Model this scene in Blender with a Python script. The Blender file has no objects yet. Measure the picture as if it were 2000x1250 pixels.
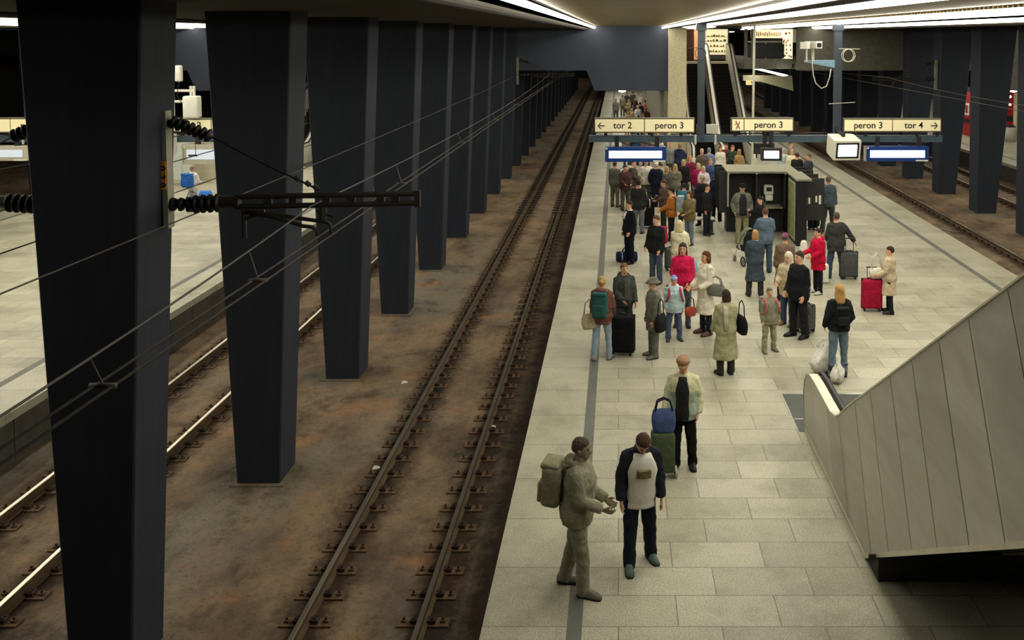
import bpy, math, random
from mathutils import Vector, Matrix
R = math.radians
random.seed(7)
S = bpy.context.scene
COL = S.collection
# ---------------------------------------------------------------- camera, world, exposure
EYE, EYE_Y = 6.55, 0.43        # the camera stands on the gallery and looks along the tracks, tipped slightly down
PITCH_DOWN = R(3.5)
FPX, CX, HOR = 1890.0, 1208.0, 70.0        # focal length, principal column and horizon row in pixels
CY = HOR + FPX * math.tan(PITCH_DOWN)
cd = bpy.data.cameras.new('camera')
cam = bpy.data.objects.new('camera', cd)
COL.objects.link(cam)
cam.location = (0, EYE_Y, EYE)
cam.rotation_euler = (R(90) - PITCH_DOWN, 0, 0)
cd.sensor_width = 36.0
cd.lens = 36.0 * FPX / 2000.0
cd.shift_x = -(CX - 1000.0) / 2000.0
cd.shift_y = -(625.0 - CY) / 2000.0
cd.clip_start = 0.1
cd.clip_end = 500
S.camera = cam
w = bpy.data.worlds.new('world')
S.world = w
w.use_nodes = True
w.node_tree.nodes['Background'].inputs[0].default_value = (0.55, 0.6, 0.7, 1)
w.node_tree.nodes['Background'].inputs[1].default_value = 0.02
S.view_settings.view_transform = 'Standard'
S.view_settings.look = 'None'
S.view_settings.exposure = 0.0
S.view_settings.gamma = 1.0
S.view_settings.use_curve_mapping = False
S.cycles.max_bounces = 6
S.cycles.diffuse_bounces = 4
S.cycles.glossy_bounces = 2
S.cycles.transmission_bounces = 2
S.cycles.sample_clamp_indirect = 3.0
S.cycles.caustics_reflective = False
S.cycles.caustics_refractive = False
S.cycles.use_denoising = True
S.cycles.use_adaptive_sampling = True
S.cycles.adaptive_threshold = 0.02
LAMP = 11.0                    # radiance of the fluorescent battens
LAMP_COL = (1.0, 0.95, 0.80)

def at(x, y, z=0.0):
    """point of height z seen at pixel (x, y)"""
    v = (CY - y) / FPX
    d = Vector(((x - CX) / FPX, math.cos(PITCH_DOWN) + v * math.sin(PITCH_DOWN), -math.sin(PITCH_DOWN) + v * math.cos(PITCH_DOWN)))
    t = (z - EYE) / d.z
    return Vector((d.x * t, EYE_Y + d.y * t, z))
def z_at(y, dist):
    """height of what is seen in row y at the distance dist"""
    v = (CY - y) / FPX
    return EYE + (dist - EYE_Y) * (-math.sin(PITCH_DOWN) + v * math.cos(PITCH_DOWN)) / (math.cos(PITCH_DOWN) + v * math.sin(PITCH_DOWN))

# ---------------------------------------------------------------- materials
MATS = {}
def srgb(c):
    if isinstance(c, str):
        c = [int(c[i:i + 2], 16) for i in (0, 2, 4)]
    return tuple(((v / 255) / 12.92 if v / 255 <= 0.04045 else ((v / 255 + 0.055) / 1.055) ** 2.4) for v in c) + (1.0,)

def nodes(name):
    m = bpy.data.materials.new(name)
    m.use_nodes = True
    nt = m.node_tree
    b = nt.nodes['Principled BSDF']
    def N(t, **kw):
        n = nt.nodes.new(t)
        for k, v in kw.items():
            if k.startswith('i_'):
                key = k[2:].replace('_', ' ')
                n.inputs[int(key) if key.isdigit() else key].default_value = v
            else:
                setattr(n, k, v)
        return n
    def L(a, b_):
        nt.links.new(a, b_)
    return m, nt, b, N, L

def ramp(N, stops):
    n = N('ShaderNodeValToRGB')
    e = n.color_ramp.elements
    while len(e) < len(stops):
        e.new(0.5)
    for i, (p, c) in enumerate(stops):
        e[i].position = p
        e[i].color = c
    return n

def mat(c, rough=0.8, metal=0.0, var=0.12, scale=6.0, bump=0.0, bscale=20.0, spec=0.3, key=None, stretch=None):
    """plain painted / cloth / metal surface with a soft mottling"""
    k = key or ('m', c, rough, metal, var, scale, bump, bscale, spec, stretch)
    if k in MATS:
        return MATS[k]
    m, nt, b, N, L = nodes('surface_' + (c if isinstance(c, str) else '%02x%02x%02x' % tuple(c)))
    col = srgb(c)
    tc = N('ShaderNodeTexCoord')
    mp = N('ShaderNodeMapping')
    if stretch:
        mp.inputs['Scale'].default_value = stretch
    L(tc.outputs['Object'], mp.inputs[0])
    ns = N('ShaderNodeTexNoise', i_Scale=scale, i_Detail=5.0, i_Roughness=0.6)
    L(mp.outputs[0], ns.inputs['Vector'])
    lo = tuple(v * (1 - var) for v in col[:3]) + (1,)
    hi = tuple(min(1, v * (1 + var)) for v in col[:3]) + (1,)
    rp = ramp(N, [(0.3, lo), (0.7, hi)])
    L(ns.outputs['Fac'], rp.inputs[0])
    L(rp.outputs[0], b.inputs['Base Color'])
    b.inputs['Roughness'].default_value = rough
    b.inputs['Metallic'].default_value = metal
    b.inputs['Specular IOR Level'].default_value = spec
    if bump:
        n2 = N('ShaderNodeTexNoise', i_Scale=bscale, i_Detail=3.0)
        L(mp.outputs[0], n2.inputs['Vector'])
        bp = N('ShaderNodeBump', i_Strength=bump, i_Distance=0.03)
        L(n2.outputs['Fac'], bp.inputs['Height'])
        L(bp.outputs[0], b.inputs['Normal'])
    MATS[k] = m
    return m

def cloth(c):
    return mat(c, rough=0.92, var=0.2, scale=9.0, bump=0.9, bscale=9.0, spec=0.15)

def emit(c, s, key):
    if key in MATS:
        return MATS[key]
    m, nt, b, N, L = nodes('lit_' + key)
    b.inputs['Base Color'].default_value = tuple(c) + (1,)
    b.inputs['Emission Color'].default_value = tuple(c) + (1,)
    b.inputs['Emission Strength'].default_value = s
    MATS[key] = m
    return m

def granite(key, row, width, mortar, base=(0.42, 0.40, 0.31)):
    m, nt, b, N, L = nodes(key)
    g = N('ShaderNodeNewGeometry')
    br = N('ShaderNodeTexBrick', i_Scale=1.0)
    br.offset, br.offset_frequency = 0.42, 2
    c1 = base
    br.inputs['Color1'].default_value = tuple(v * 1.08 for v in c1) + (1,)
    br.inputs['Color2'].default_value = (c1[0] * 0.8, c1[1] * 0.8, c1[2] * 0.77, 1)
    br.inputs['Mortar'].default_value = (c1[0] * 0.45, c1[1] * 0.43, c1[2] * 0.42, 1)
    br.inputs['Mortar Size'].default_value = mortar
    br.inputs['Mortar Smooth'].default_value = 0.1
    br.inputs['Brick Width'].default_value = width
    br.inputs['Row Height'].default_value = row
    L(g.outputs['Position'], br.inputs['Vector'])
    sp = N('ShaderNodeTexNoise', i_Scale=55.0, i_Detail=4.0, i_Roughness=0.85)
    L(g.outputs['Position'], sp.inputs['Vector'])
    r1 = ramp(N, [(0.32, (0.36, 0.35, 0.33, 1)), (0.5, (0.95, 0.95, 0.95, 1)), (0.68, (1.6, 1.6, 1.56, 1))])
    L(sp.outputs['Fac'], r1.inputs[0])
    bl = N('ShaderNodeTexNoise', i_Scale=0.7, i_Detail=8.0, i_Roughness=0.7)
    L(g.outputs['Position'], bl.inputs['Vector'])
    r2 = ramp(N, [(0.33, (0.66, 0.64, 0.58, 1)), (0.5, (0.95, 0.95, 0.93, 1)), (0.68, (1.12, 1.12, 1.1, 1))])
    L(bl.outputs['Fac'], r2.inputs[0])
    m1 = N('ShaderNodeMix', data_type='RGBA', blend_type='MULTIPLY')
    m1.inputs[0].default_value = 1.0
    L(br.outputs['Color'], m1.inputs[6]); L(r1.outputs[0], m1.inputs[7])
    m2 = N('ShaderNodeMix', data_type='RGBA', blend_type='MULTIPLY')
    m2.inputs[0].default_value = 1.0
    L(m1.outputs[2], m2.inputs[6]); L(r2.outputs[0], m2.inputs[7])
    L(m2.outputs[2], b.inputs['Base Color'])
    b.inputs['Roughness'].default_value = 0.5
    b.inputs['Specular IOR Level'].default_value = 0.35
    return m

def dirt():
    m, nt, b, N, L = nodes('oily_rusty_track_slab')
    g = N('ShaderNodeNewGeometry')
    mp = N('ShaderNodeMapping'); mp.inputs['Scale'].default_value = (1, 0.55, 1)
    L(g.outputs['Position'], mp.inputs[0])
    n1 = N('ShaderNodeTexNoise', i_Scale=0.8, i_Detail=8.0, i_Roughness=0.62)
    L(mp.outputs[0], n1.inputs['Vector'])
    r1 = ramp(N, [(0.28, (0.05, 0.035, 0.024, 1)), (0.40, (0.12, 0.083, 0.053, 1)), (0.53, (0.18, 0.128, 0.08, 1)), (0.7, (0.25, 0.175, 0.105, 1))])
    L(n1.outputs['Fac'], r1.inputs[0])
    n2 = N('ShaderNodeTexNoise', i_Scale=0.5, i_Detail=5.0)
    mp2 = N('ShaderNodeMapping'); mp2.inputs['Location'].default_value = (13, 4, 0); mp2.inputs['Scale'].default_value = (1, 0.4, 1)
    L(g.outputs['Position'], mp2.inputs[0]); L(mp2.outputs[0], n2.inputs['Vector'])
    r2 = ramp(N, [(0.5, (0, 0, 0, 1)), (0.64, (0.75, 0.75, 0.75, 1))])
    L(n2.outputs['Fac'], r2.inputs[0])
    mx = N('ShaderNodeMix', data_type='RGBA')
    L(r2.outputs[0], mx.inputs[0]); L(r1.outputs[0], mx.inputs[6])
    mx.inputs[7].default_value = (0.17, 0.155, 0.125, 1)
    n4 = N('ShaderNodeTexNoise', i_Scale=0.9, i_Detail=4.0)
    mp4 = N('ShaderNodeMapping'); mp4.inputs['Location'].default_value = (3, 41, 0)
    L(g.outputs['Position'], mp4.inputs[0]); L(mp4.outputs[0], n4.inputs['Vector'])
    r4 = ramp(N, [(0.60, (0, 0, 0, 1)), (0.72, (0.8, 0.8, 0.8, 1))])
    L(n4.outputs['Fac'], r4.inputs[0])
    mo = N('ShaderNodeMix', data_type='RGBA')
    L(r4.outputs[0], mo.inputs[0]); L(mx.outputs[2], mo.inputs[6])
    mo.inputs[7].default_value = (0.27, 0.135, 0.065, 1)
    # ragged bands: grease along rails; dark gutter and painted-in shade at platform foot
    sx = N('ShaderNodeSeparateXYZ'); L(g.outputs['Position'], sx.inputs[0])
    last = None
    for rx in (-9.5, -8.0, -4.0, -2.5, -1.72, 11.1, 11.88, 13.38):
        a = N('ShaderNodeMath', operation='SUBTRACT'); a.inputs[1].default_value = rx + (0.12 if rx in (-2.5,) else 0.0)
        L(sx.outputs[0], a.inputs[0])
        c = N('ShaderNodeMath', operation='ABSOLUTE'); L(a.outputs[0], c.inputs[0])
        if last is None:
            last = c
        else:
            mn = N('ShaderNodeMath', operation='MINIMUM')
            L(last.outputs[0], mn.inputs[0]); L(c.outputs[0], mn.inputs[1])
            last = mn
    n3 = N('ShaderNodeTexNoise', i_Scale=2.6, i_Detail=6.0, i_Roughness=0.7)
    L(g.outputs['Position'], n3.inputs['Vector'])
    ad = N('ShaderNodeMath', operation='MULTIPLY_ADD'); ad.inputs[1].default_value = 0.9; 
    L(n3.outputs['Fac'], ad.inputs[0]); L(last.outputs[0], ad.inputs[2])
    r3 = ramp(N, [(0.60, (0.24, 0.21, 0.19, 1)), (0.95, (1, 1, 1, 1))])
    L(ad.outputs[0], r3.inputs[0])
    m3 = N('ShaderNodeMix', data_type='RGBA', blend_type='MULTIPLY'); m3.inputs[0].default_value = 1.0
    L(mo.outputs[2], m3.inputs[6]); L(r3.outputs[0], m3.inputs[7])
    L(m3.outputs[2], b.inputs['Base Color'])
    n5 = N('ShaderNodeTexNoise', i_Scale=1.5, i_Detail=9.0, i_Roughness=0.68)
    mp5 = N('ShaderNodeMapping'); mp5.inputs['Scale'].default_value = (1, 0.7, 1); mp5.inputs['Location'].default_value = (7, 3, 0)
    L(g.outputs['Position'], mp5.inputs[0]); L(mp5.outputs[0], n5.inputs['Vector'])
    r5 = ramp(N, [(0.32, (0.42, 0.38, 0.35, 1)), (0.45, (0.95, 0.95, 0.94, 1)), (0.66, (1.25, 1.22, 1.18, 1))])
    L(n5.outputs['Fac'], r5.inputs[0])
    n6 = N('ShaderNodeTexNoise', i_Scale=16.0, i_Detail=5.0, i_Roughness=0.8)
    L(g.outputs['Position'], n6.inputs['Vector'])
    r6 = ramp(N, [(0.33, (0.45, 0.43, 0.4, 1)), (0.45, (1, 1, 1, 1)), (0.7, (1.15, 1.12, 1.1, 1))])
    L(n6.outputs['Fac'], r6.inputs[0])
    for rr in (r5, r6):
        m4 = N('ShaderNodeMix', data_type='RGBA', blend_type='MULTIPLY'); m4.inputs[0].default_value = 1.0
        L(m3.outputs[2], m4.inputs[6]); L(rr.outputs[0], m4.inputs[7]); m3 = m4
    L(m3.outputs[2], b.inputs['Base Color'])
    b.inputs['Roughness'].default_value = 0.85
    b.inputs['Specular IOR Level'].default_value = 0.2
    nb = N('ShaderNodeTexNoise', i_Scale=9.0, i_Detail=8.0, i_Roughness=0.7)
    L(g.outputs['Position'], nb.inputs['Vector'])
    bp = N('ShaderNodeBump', i_Strength=0.8, i_Distance=0.06)
    L(nb.outputs['Fac'], bp.inputs['Height']); L(bp.outputs[0], b.inputs['Normal'])
    return m

def steel_panel():
    m, nt, b, N, L = nodes('brushed_steel_panel')
    g = N('ShaderNodeNewGeometry')
    mp = N('ShaderNodeMapping'); mp.inputs['Scale'].default_value = (1, 0.5, 2.2); mp.inputs['Rotation'].default_value = (R(25), 0, 0)
    L(g.outputs['Position'], mp.inputs[0])
    n1 = N('ShaderNodeTexNoise', i_Scale=1.2, i_Detail=6.0, i_Roughness=0.6, i_Distortion=1.2)
    L(mp.outputs[0], n1.inputs['Vector'])
    r1 = ramp(N, [(0.25, (0.40, 0.385, 0.32, 1)), (0.75, (0.62, 0.61, 0.53, 1))])
    L(n1.outputs['Fac'], r1.inputs[0])
    # every sheet of the cladding has its own tone
    sp = N('ShaderNodeSeparateXYZ'); L(g.outputs['Position'], sp.inputs[0])
    a1 = N('ShaderNodeMath', operation='MULTIPLY'); a1.inputs[1].default_value = 0.866; L(sp.outputs[1], a1.inputs[0])
    a2 = N('ShaderNodeMath', operation='MULTIPLY_ADD'); a2.inputs[1].default_value = -0.5; L(sp.outputs[2], a2.inputs[0]); L(a1.outputs[0], a2.inputs[2])
    a3 = N('ShaderNodeMath', operation='DIVIDE'); a3.inputs[1].default_value = 0.93; L(a2.outputs[0], a3.inputs[0])
    a4 = N('ShaderNodeMath', operation='FLOOR'); L(a3.outputs[0], a4.inputs[0])
    wn = N('ShaderNodeTexWhiteNoise', noise_dimensions='1D'); L(a4.outputs[0], wn.inputs['W'])
    rw = ramp(N, [(0.0, (0.78, 0.78, 0.78, 1)), (1.0, (1.1, 1.1, 1.1, 1))]); L(wn.outputs['Value'], rw.inputs[0])
    mw = N('ShaderNodeMix', data_type='RGBA', blend_type='MULTIPLY'); mw.inputs[0].default_value = 1.0
    L(r1.outputs[0], mw.inputs[6]); L(rw.outputs[0], mw.inputs[7]); L(mw.outputs[2], b.inputs['Base Color'])
    r2 = ramp(N, [(0.3, (0.34, 0.34, 0.34, 1)), (0.7, (0.5, 0.5, 0.5, 1))])
    L(n1.outputs['Fac'], r2.inputs[0]); L(r2.outputs[0], b.inputs['Roughness'])
    b.inputs['Metallic'].default_value = 0.35
    bp = N('ShaderNodeBump', i_Strength=0.15, i_Distance=0.05)
    L(n1.outputs['Fac'], bp.inputs['Height']); L(bp.outputs[0], b.inputs['Normal'])
    return m

M_GRAN = granite('granite_slabs', 0.6, 1.15, 0.007)
M_GRAN_EDGE = granite('granite_edge_slabs', 1.2, 40.0, 0.007)
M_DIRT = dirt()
M_STEEL = steel_panel()
M_STRIPE = mat('62635c', 0.6, var=0.15, scale=3.0)
M_PILLAR = mat('242832', 0.8, var=0.16, scale=1.2, bump=0.12, bscale=14.0, stretch=(6, 6, 0.6))
M_WALLBLUE = mat('474c5a', 0.75, var=0.1, scale=0.7)
M_CEILDARK = mat('2b251c', 0.9, var=0.2, scale=1.0)
M_SLAT = mat('7f7150', 0.34, metal=0.6, var=0.6, scale=1.0, stretch=(0.12, 7, 1))
M_LAMP = emit(LAMP_COL, LAMP, 'fluorescent_batten')
M_LAMP_THIN = emit(LAMP_COL, LAMP * 2.2, 'bare_tube_batten')
M_LAMP_FAR = emit(LAMP_COL, 5.0, 'dim_far_batten')
M_BLACK = mat('17171a', 0.5, var=0.1)
M_DARK = mat('26272a', 0.6, var=0.15)
M_CONC = mat('d2c8a6', 0.9, var=0.22, scale=14.0, bump=0.3, bscale=30.0)
M_CONCD = mat('5c5a50', 0.9, var=0.2, scale=4.0)
M_BEAM = mat('44545f', 0.55, var=0.2, scale=5.0)
M_POST = mat('353d47', 0.55, var=0.12, scale=3.0)
M_YELLOW = emit((0.80, 0.71, 0.43), 0.28, 'cream_sign_face')
M_SCREEN = emit((0.85, 0.92, 1.0), 1.5, 'lit_display')
M_CHROME = mat('c9c7bd', 0.3, metal=0.8, var=0.08)
M_RAIL_TOP = mat('c8c0ac', 0.28, metal=0.9, var=0.1, scale=2.0)
M_RAIL = mat('54432f', 0.75, metal=0.2, var=0.25, scale=5.0)
M_RUST = mat('5a4632', 0.9, var=0.35, scale=8.0, bump=0.3)
M_RUSTD = mat('3a2e26', 0.9, var=0.3, scale=12.0)
M_WHITE = mat('e6e4d6', 0.55, var=0.05)
M_GREYW = mat('bcb9a8', 0.6, var=0.08)
M_WIRE = mat('55504a', 0.6, metal=0.3, var=0.1)
M_BLUE = mat('1d3f86', 0.4, var=0.08)
M_RED = mat('b51f2c', 0.5, var=0.1)
M_SKIN = mat('d3a283', 0.55, var=0.06, spec=0.35)
M_EYE = mat('241c18', 0.3, var=0.0)
M_LIP = mat('9c5a4d', 0.6, var=0.0)

# ---------------------------------------------------------------- mesh builder
class MB:
    def __init__(self):
        self.v, self.f, self.mi, self.sm = [], [], [], []
        self.cur, self.smooth = 0, False
    def add(self, vs, fs):
        o = len(self.v)
        self.v += [tuple(p) for p in vs]
        for f in fs:
            self.f.append([i + o for i in f]); self.mi.append(self.cur); self.sm.append(self.smooth)
        return self
    def box(self, lo, hi):
        x0, y0, z0 = lo; x1, y1, z1 = hi
        return self.add([(x0, y0, z0), (x1, y0, z0), (x1, y1, z0), (x0, y1, z0), (x0, y0, z1), (x1, y0, z1), (x1, y1, z1), (x0, y1, z1)],
                        [(0, 3, 2, 1), (4, 5, 6, 7), (0, 1, 5, 4), (1, 2, 6, 5), (2, 3, 7, 6), (3, 0, 4, 7)])
    def loft(self, rings, closed=True, cap=True):
        n = len(rings[0]); vs = [p for r in rings for p in r]; fs = []
        m = n if closed else n - 1
        for k in range(len(rings) - 1):
            for i in range(m):
                j = (i + 1) % n
                fs.append((k * n + i, k * n + j, (k + 1) * n + j, (k + 1) * n + i))
        if cap and closed:
            fs.append(tuple(reversed(range(n))))
            fs.append(tuple(range((len(rings) - 1) * n, len(rings) * n)))
        return self.add(vs, fs)
    def tube(self, pts, r, n=8, ref=None, cap=True):
        """r: number, list of numbers, or list of (ra, rb); ra runs along 'ref'"""
        pts = [Vector(p) for p in pts]
        if not isinstance(r, (list, tuple)):
            r = [r] * len(pts)
        rings, prev = [], None
        for i, p in enumerate(pts):
            a = pts[max(0, i - 1)]; b = pts[min(len(pts) - 1, i + 1)]
            d = (b - a).normalized()
            if prev is None:
                u = Vector(ref) if ref is not None else (Vector((0, 1, 0)) if abs(d.y) < 0.9 else Vector((1, 0, 0)))
            else:
                u = prev
            u = u - d * u.dot(d)
            if u.length < 1e-5:
                u = d.orthogonal()
            u.normalize(); prev = u
            v = d.cross(u)
            ra, rb = r[i] if isinstance(r[i], (list, tuple)) else (r[i], r[i])
            rings.append([p + u * ra * math.cos(2 * math.pi * k / n) + v * rb * math.sin(2 * math.pi * k / n) for k in range(n)])
        return self.loft(rings, True, cap)
    def ball(self, c, r, n=10, m=6):
        c = Vector(c); rx, ry, rz = r if isinstance(r, (list, tuple)) else (r, r, r)
        rings = []
        for k in range(m + 1):
            t = math.pi * min(max(k / m, 0.03), 0.97)
            rings.append([c + Vector((rx * math.sin(t) * math.cos(2 * math.pi * i / n), ry * math.sin(t) * math.sin(2 * math.pi * i / n), -rz * math.cos(t))) for i in range(n)])
        return self.loft(rings)
    def rbox(self, c, s, r, seg=4):
        cx, cy, cz = c; hx, hy, hz = s[0] / 2, s[1] / 2, s[2] / 2
        r = min(r, hx * 0.98, hy * 0.98, hz * 0.98)
        rings = []
        lev = []
        for k in range(seg + 1):
            t = math.pi / 2 * k / seg
            lev.append((-hz + r - r * math.cos(t), r - r * math.sin(t)))
        lev += [(-z, i) for z, i in reversed(lev)]
        for z, ins in lev:
            ring = []
            for q, (sx, sy) in enumerate(((1, 1), (-1, 1), (-1, -1), (1, -1))):
                for k in range(seg + 1):
                    t = math.pi / 2 * (q + k / seg)
                    rr = r - ins if r - ins > 1e-4 else 1e-4
                    ring.append((cx + sx * (hx - r) + rr * math.cos(t), cy + sy * (hy - r) + rr * math.sin(t), cz + z))
            rings.append(ring)
        return self.loft(rings)
    def prism(self, poly, axis, a, b):
        """extrude a 2-D outline; axis 'x': (y,z) outline, 'y': (x,z), 'z': (x,y)"""
        def P(p, t):
            return {'x': (t, p[0], p[1]), 'y': (p[0], t, p[1]), 'z': (p[0], p[1], t)}[axis]
        n = len(poly)
        vs = [P(p, a) for p in poly] + [P(p, b) for p in poly]
        fs = [tuple(range(n)), tuple(reversed(range(n, 2 * n)))] + [(i, i + n, (i + 1) % n + n, (i + 1) % n) for i in range(n)]
        return self.add(vs, fs)
    def build(self, name, m, parent=None, loc=(0, 0, 0), rot=(0, 0, 0)):
        me = bpy.data.meshes.new(name)
        me.from_pydata(self.v, [], self.f)
        ms = m if isinstance(m, (list, tuple)) else [m]
        for x in ms:
            me.materials.append(x)
        me.polygons.foreach_set('material_index', self.mi)
        me.polygons.foreach_set('use_smooth', self.sm)
        me.update()
        import bmesh
        bm = bmesh.new(); bm.from_mesh(me)
        bmesh.ops.recalc_face_normals(bm, faces=bm.faces)
        bm.to_mesh(me); bm.free()
        o = bpy.data.objects.new(name, me)
        COL.objects.link(o)
        o.location = loc; o.rotation_euler = rot
        if parent:
            o.parent = parent
        return o

def tag(o, label=None, cat=None, group=None, kind=None):
    if label: o['label'] = label
    if cat: o['category'] = cat
    if group: o['group'] = group
    if kind: o['kind'] = kind
    return o
def thing(name, label, cat, loc=(0, 0, 0), rz=0.0, group=None):
    o = bpy.data.objects.new(name, None)
    COL.objects.link(o)
    o.empty_display_size = 0.2
    o.location = loc; o.rotation_euler = (0, 0, rz)
    return tag(o, label, cat, group)
def struct(name, mb, m, label=None):
    return tag(mb.build(name, m), label, None, None, 'structure')
def dup(o, parent=None):
    c = o.copy(); COL.objects.link(c)
    if parent: c.parent = parent
    for ch in list(o.children):
        dup(ch, c)
    return c
def text(name, s, size, m, parent, loc, rot=(R(90), 0, 0), align='CENTER', ext=0.004):
    cu = bpy.data.curves.new(name, 'FONT')
    cu.body = s; cu.size = size; cu.align_x = align; cu.align_y = 'CENTER'; cu.extrude = ext; cu.offset = size * 0.012
    tmp = bpy.data.objects.new('tmp', cu)
    me = bpy.data.meshes.new_from_object(tmp)
    bpy.data.objects.remove(tmp)
    me.materials.clear(); me.materials.append(m)
    o = bpy.data.objects.new(name, me)
    COL.objects.link(o)
    o.location = loc; o.rotation_euler = rot; o.parent = parent
    return o
# ---------------------------------------------------------------- the setting
PITCH = 21.5                   # one platform to the next
PX0, PX1 = -1.515, 10.9        # edges of the middle platform
ZT = -0.97                     # top of the track slab
WALL_Y = 52.5
ZC = 7.02
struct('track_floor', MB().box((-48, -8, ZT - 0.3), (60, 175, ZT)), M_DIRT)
for k in (0, -1, 1):
    o = k * PITCH
    a, b = PX0 + o, PX1 + o
    y0, y1 = (-8, 172)
    struct('floor', MB().box((a + 1.11, y0, -0.16), (b - 1.11, y1, 0)), M_GRAN)
    struct('floor', MB().box((a, y0, -0.16), (a + 0.94, y1, 0)), M_GRAN_EDGE)
    struct('floor', MB().box((b - 0.94, y0, -0.16), (b, y1, 0)), M_GRAN_EDGE)
    for x in (a + 0.94, b - 1.11):
        struct('trim', MB().box((x, y0, -0.16), (x + 0.17, y1, 0.001)), M_STRIPE)
    m = MB()
    for s, e in ((1, a + 0.12), (-1, b - 0.12)):
        for i in range(int((y1 - y0) / 1.2)):
            q = y0 + i * 1.2
            m.box((min(e, e + s * 0.25), q + 0.012, ZT), (max(e, e + s * 0.25), q + 1.188, -0.16))
        m.box((min(e + s * 0.02, e + s * 0.5), y0, ZT), (max(e + s * 0.02, e + s * 0.5), y1, -0.16))
    struct('wall_platform', m, mat('4a473e', 0.9, var=0.2, scale=4.0))
# outer shell of the hall
struct('wall_left', MB().box((-48.3, -8, ZT), (-48, 175, ZC)), M_DARK)
struct('wall_right', MB().box((60, -8, ZT), (60.3, 175, ZC)), M_DARK)
struct('wall_back', MB().box((-48, 175, ZT), (60, 175.3, ZC)), M_DARK)

# ceilings: dark concrete over the tracks, slatted metal fields over the platforms
for x0, x1 in ((-48, -23.1), (-10.5, -1.6), (11.0, 19.9), (32.5, 60)):
    m = MB().box((x0, -8, 6.95), (x1, WALL_Y, 7.3))
    for s, e in ((1, x0), (-1, x1)):                      # rounded edge beam
        pts = [(e + s * (0.16 + 0.16 * math.cos(t)), 6.95 - 0.10 * math.sin(t)) for t in [math.pi * i / 8 for i in range(9)]]
        m.prism(pts + [(e + s * 0.0, 7.2), (e + s * 0.32, 7.2)], 'y', -8, WALL_Y)
    struct('ceiling', m, M_CEILDARK)
struct('ceiling', MB().box((-48, WALL_Y + 0.4, 4.72), (2.6, 78, 5.0)), M_CEILDARK)
struct('ceiling', MB().box((9.7, WALL_Y + 0.4, 4.72), (60, 78, 5.0)), M_CEILDARK)
struct('ceiling', MB().box((2.6, 60.2, 4.5), (9.7, 78, 5.0)), M_CONCD)
struct('ceiling', MB().box((-48, 78, 6.95), (60, 175, 7.3)), M_CEILDARK)
struct('ceiling', MB().box((-48, WALL_Y + 0.4, ZC + 0.1), (60, 78, ZC + 0.4)), M_CEILDARK)

def slats(x0, x1, y0, y1, z):
    """field of narrow ceiling slats running across the platform"""
    m = MB(); n = int((y1 - y0) / 0.24); vs, fs = [], []
    for i in range(n):
        q = y0 + i * (y1 - y0) / n; s = (y1 - y0) / n
        for (dy, dz) in ((0.0, 0.0), (0.03, -0.05), (s - 0.06, -0.05), (s - 0.03, 0.0)):
            vs += [(x0, q + dy, z + dz), (x1, q + dy, z + dz)]
    for k in range(len(vs) // 2 - 1):
        fs.append((2 * k, 2 * k + 1, 2 * k + 3, 2 * k + 2))
    m.add(vs, fs)
    m.box((x0, y0, z + 0.06), (x1, y1, z + 0.2))
    return m
def batten(x0, x1, y0, y1, z, depth):
    """continuous row of fluorescent tubes with a rounded underside"""
    m = MB(); n = max(1, int((y1 - y0) / 4.0))
    prof = [(x0 + (x1 - x0) * (0.5 - 0.5 * math.cos(math.pi * i / 6)), z - depth * math.sin(math.pi * i / 6)) for i in range(7)]
    for i in range(n):
        q0, q1 = y0 + (y1 - y0) * i / n, y0 + (y1 - y0) * (i + 1) / n
        m.prism(prof, 'y', q0 + 0.01, q1 - 0.01)
    return m
BATTENS = [(-1.34, -1.23, 'along the track two edge'), (2.31, 2.42, 'beside the first slatted field'),
           (2.92, 3.62, 'beside the dark ceiling rib'), (6.60, 7.35, 'over the far half'),
           (10.35, 10.75, 'along the track four edge')]
PLAT = {0: 'middle platform', -1: 'platform two', 1: 'platform four'}
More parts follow.
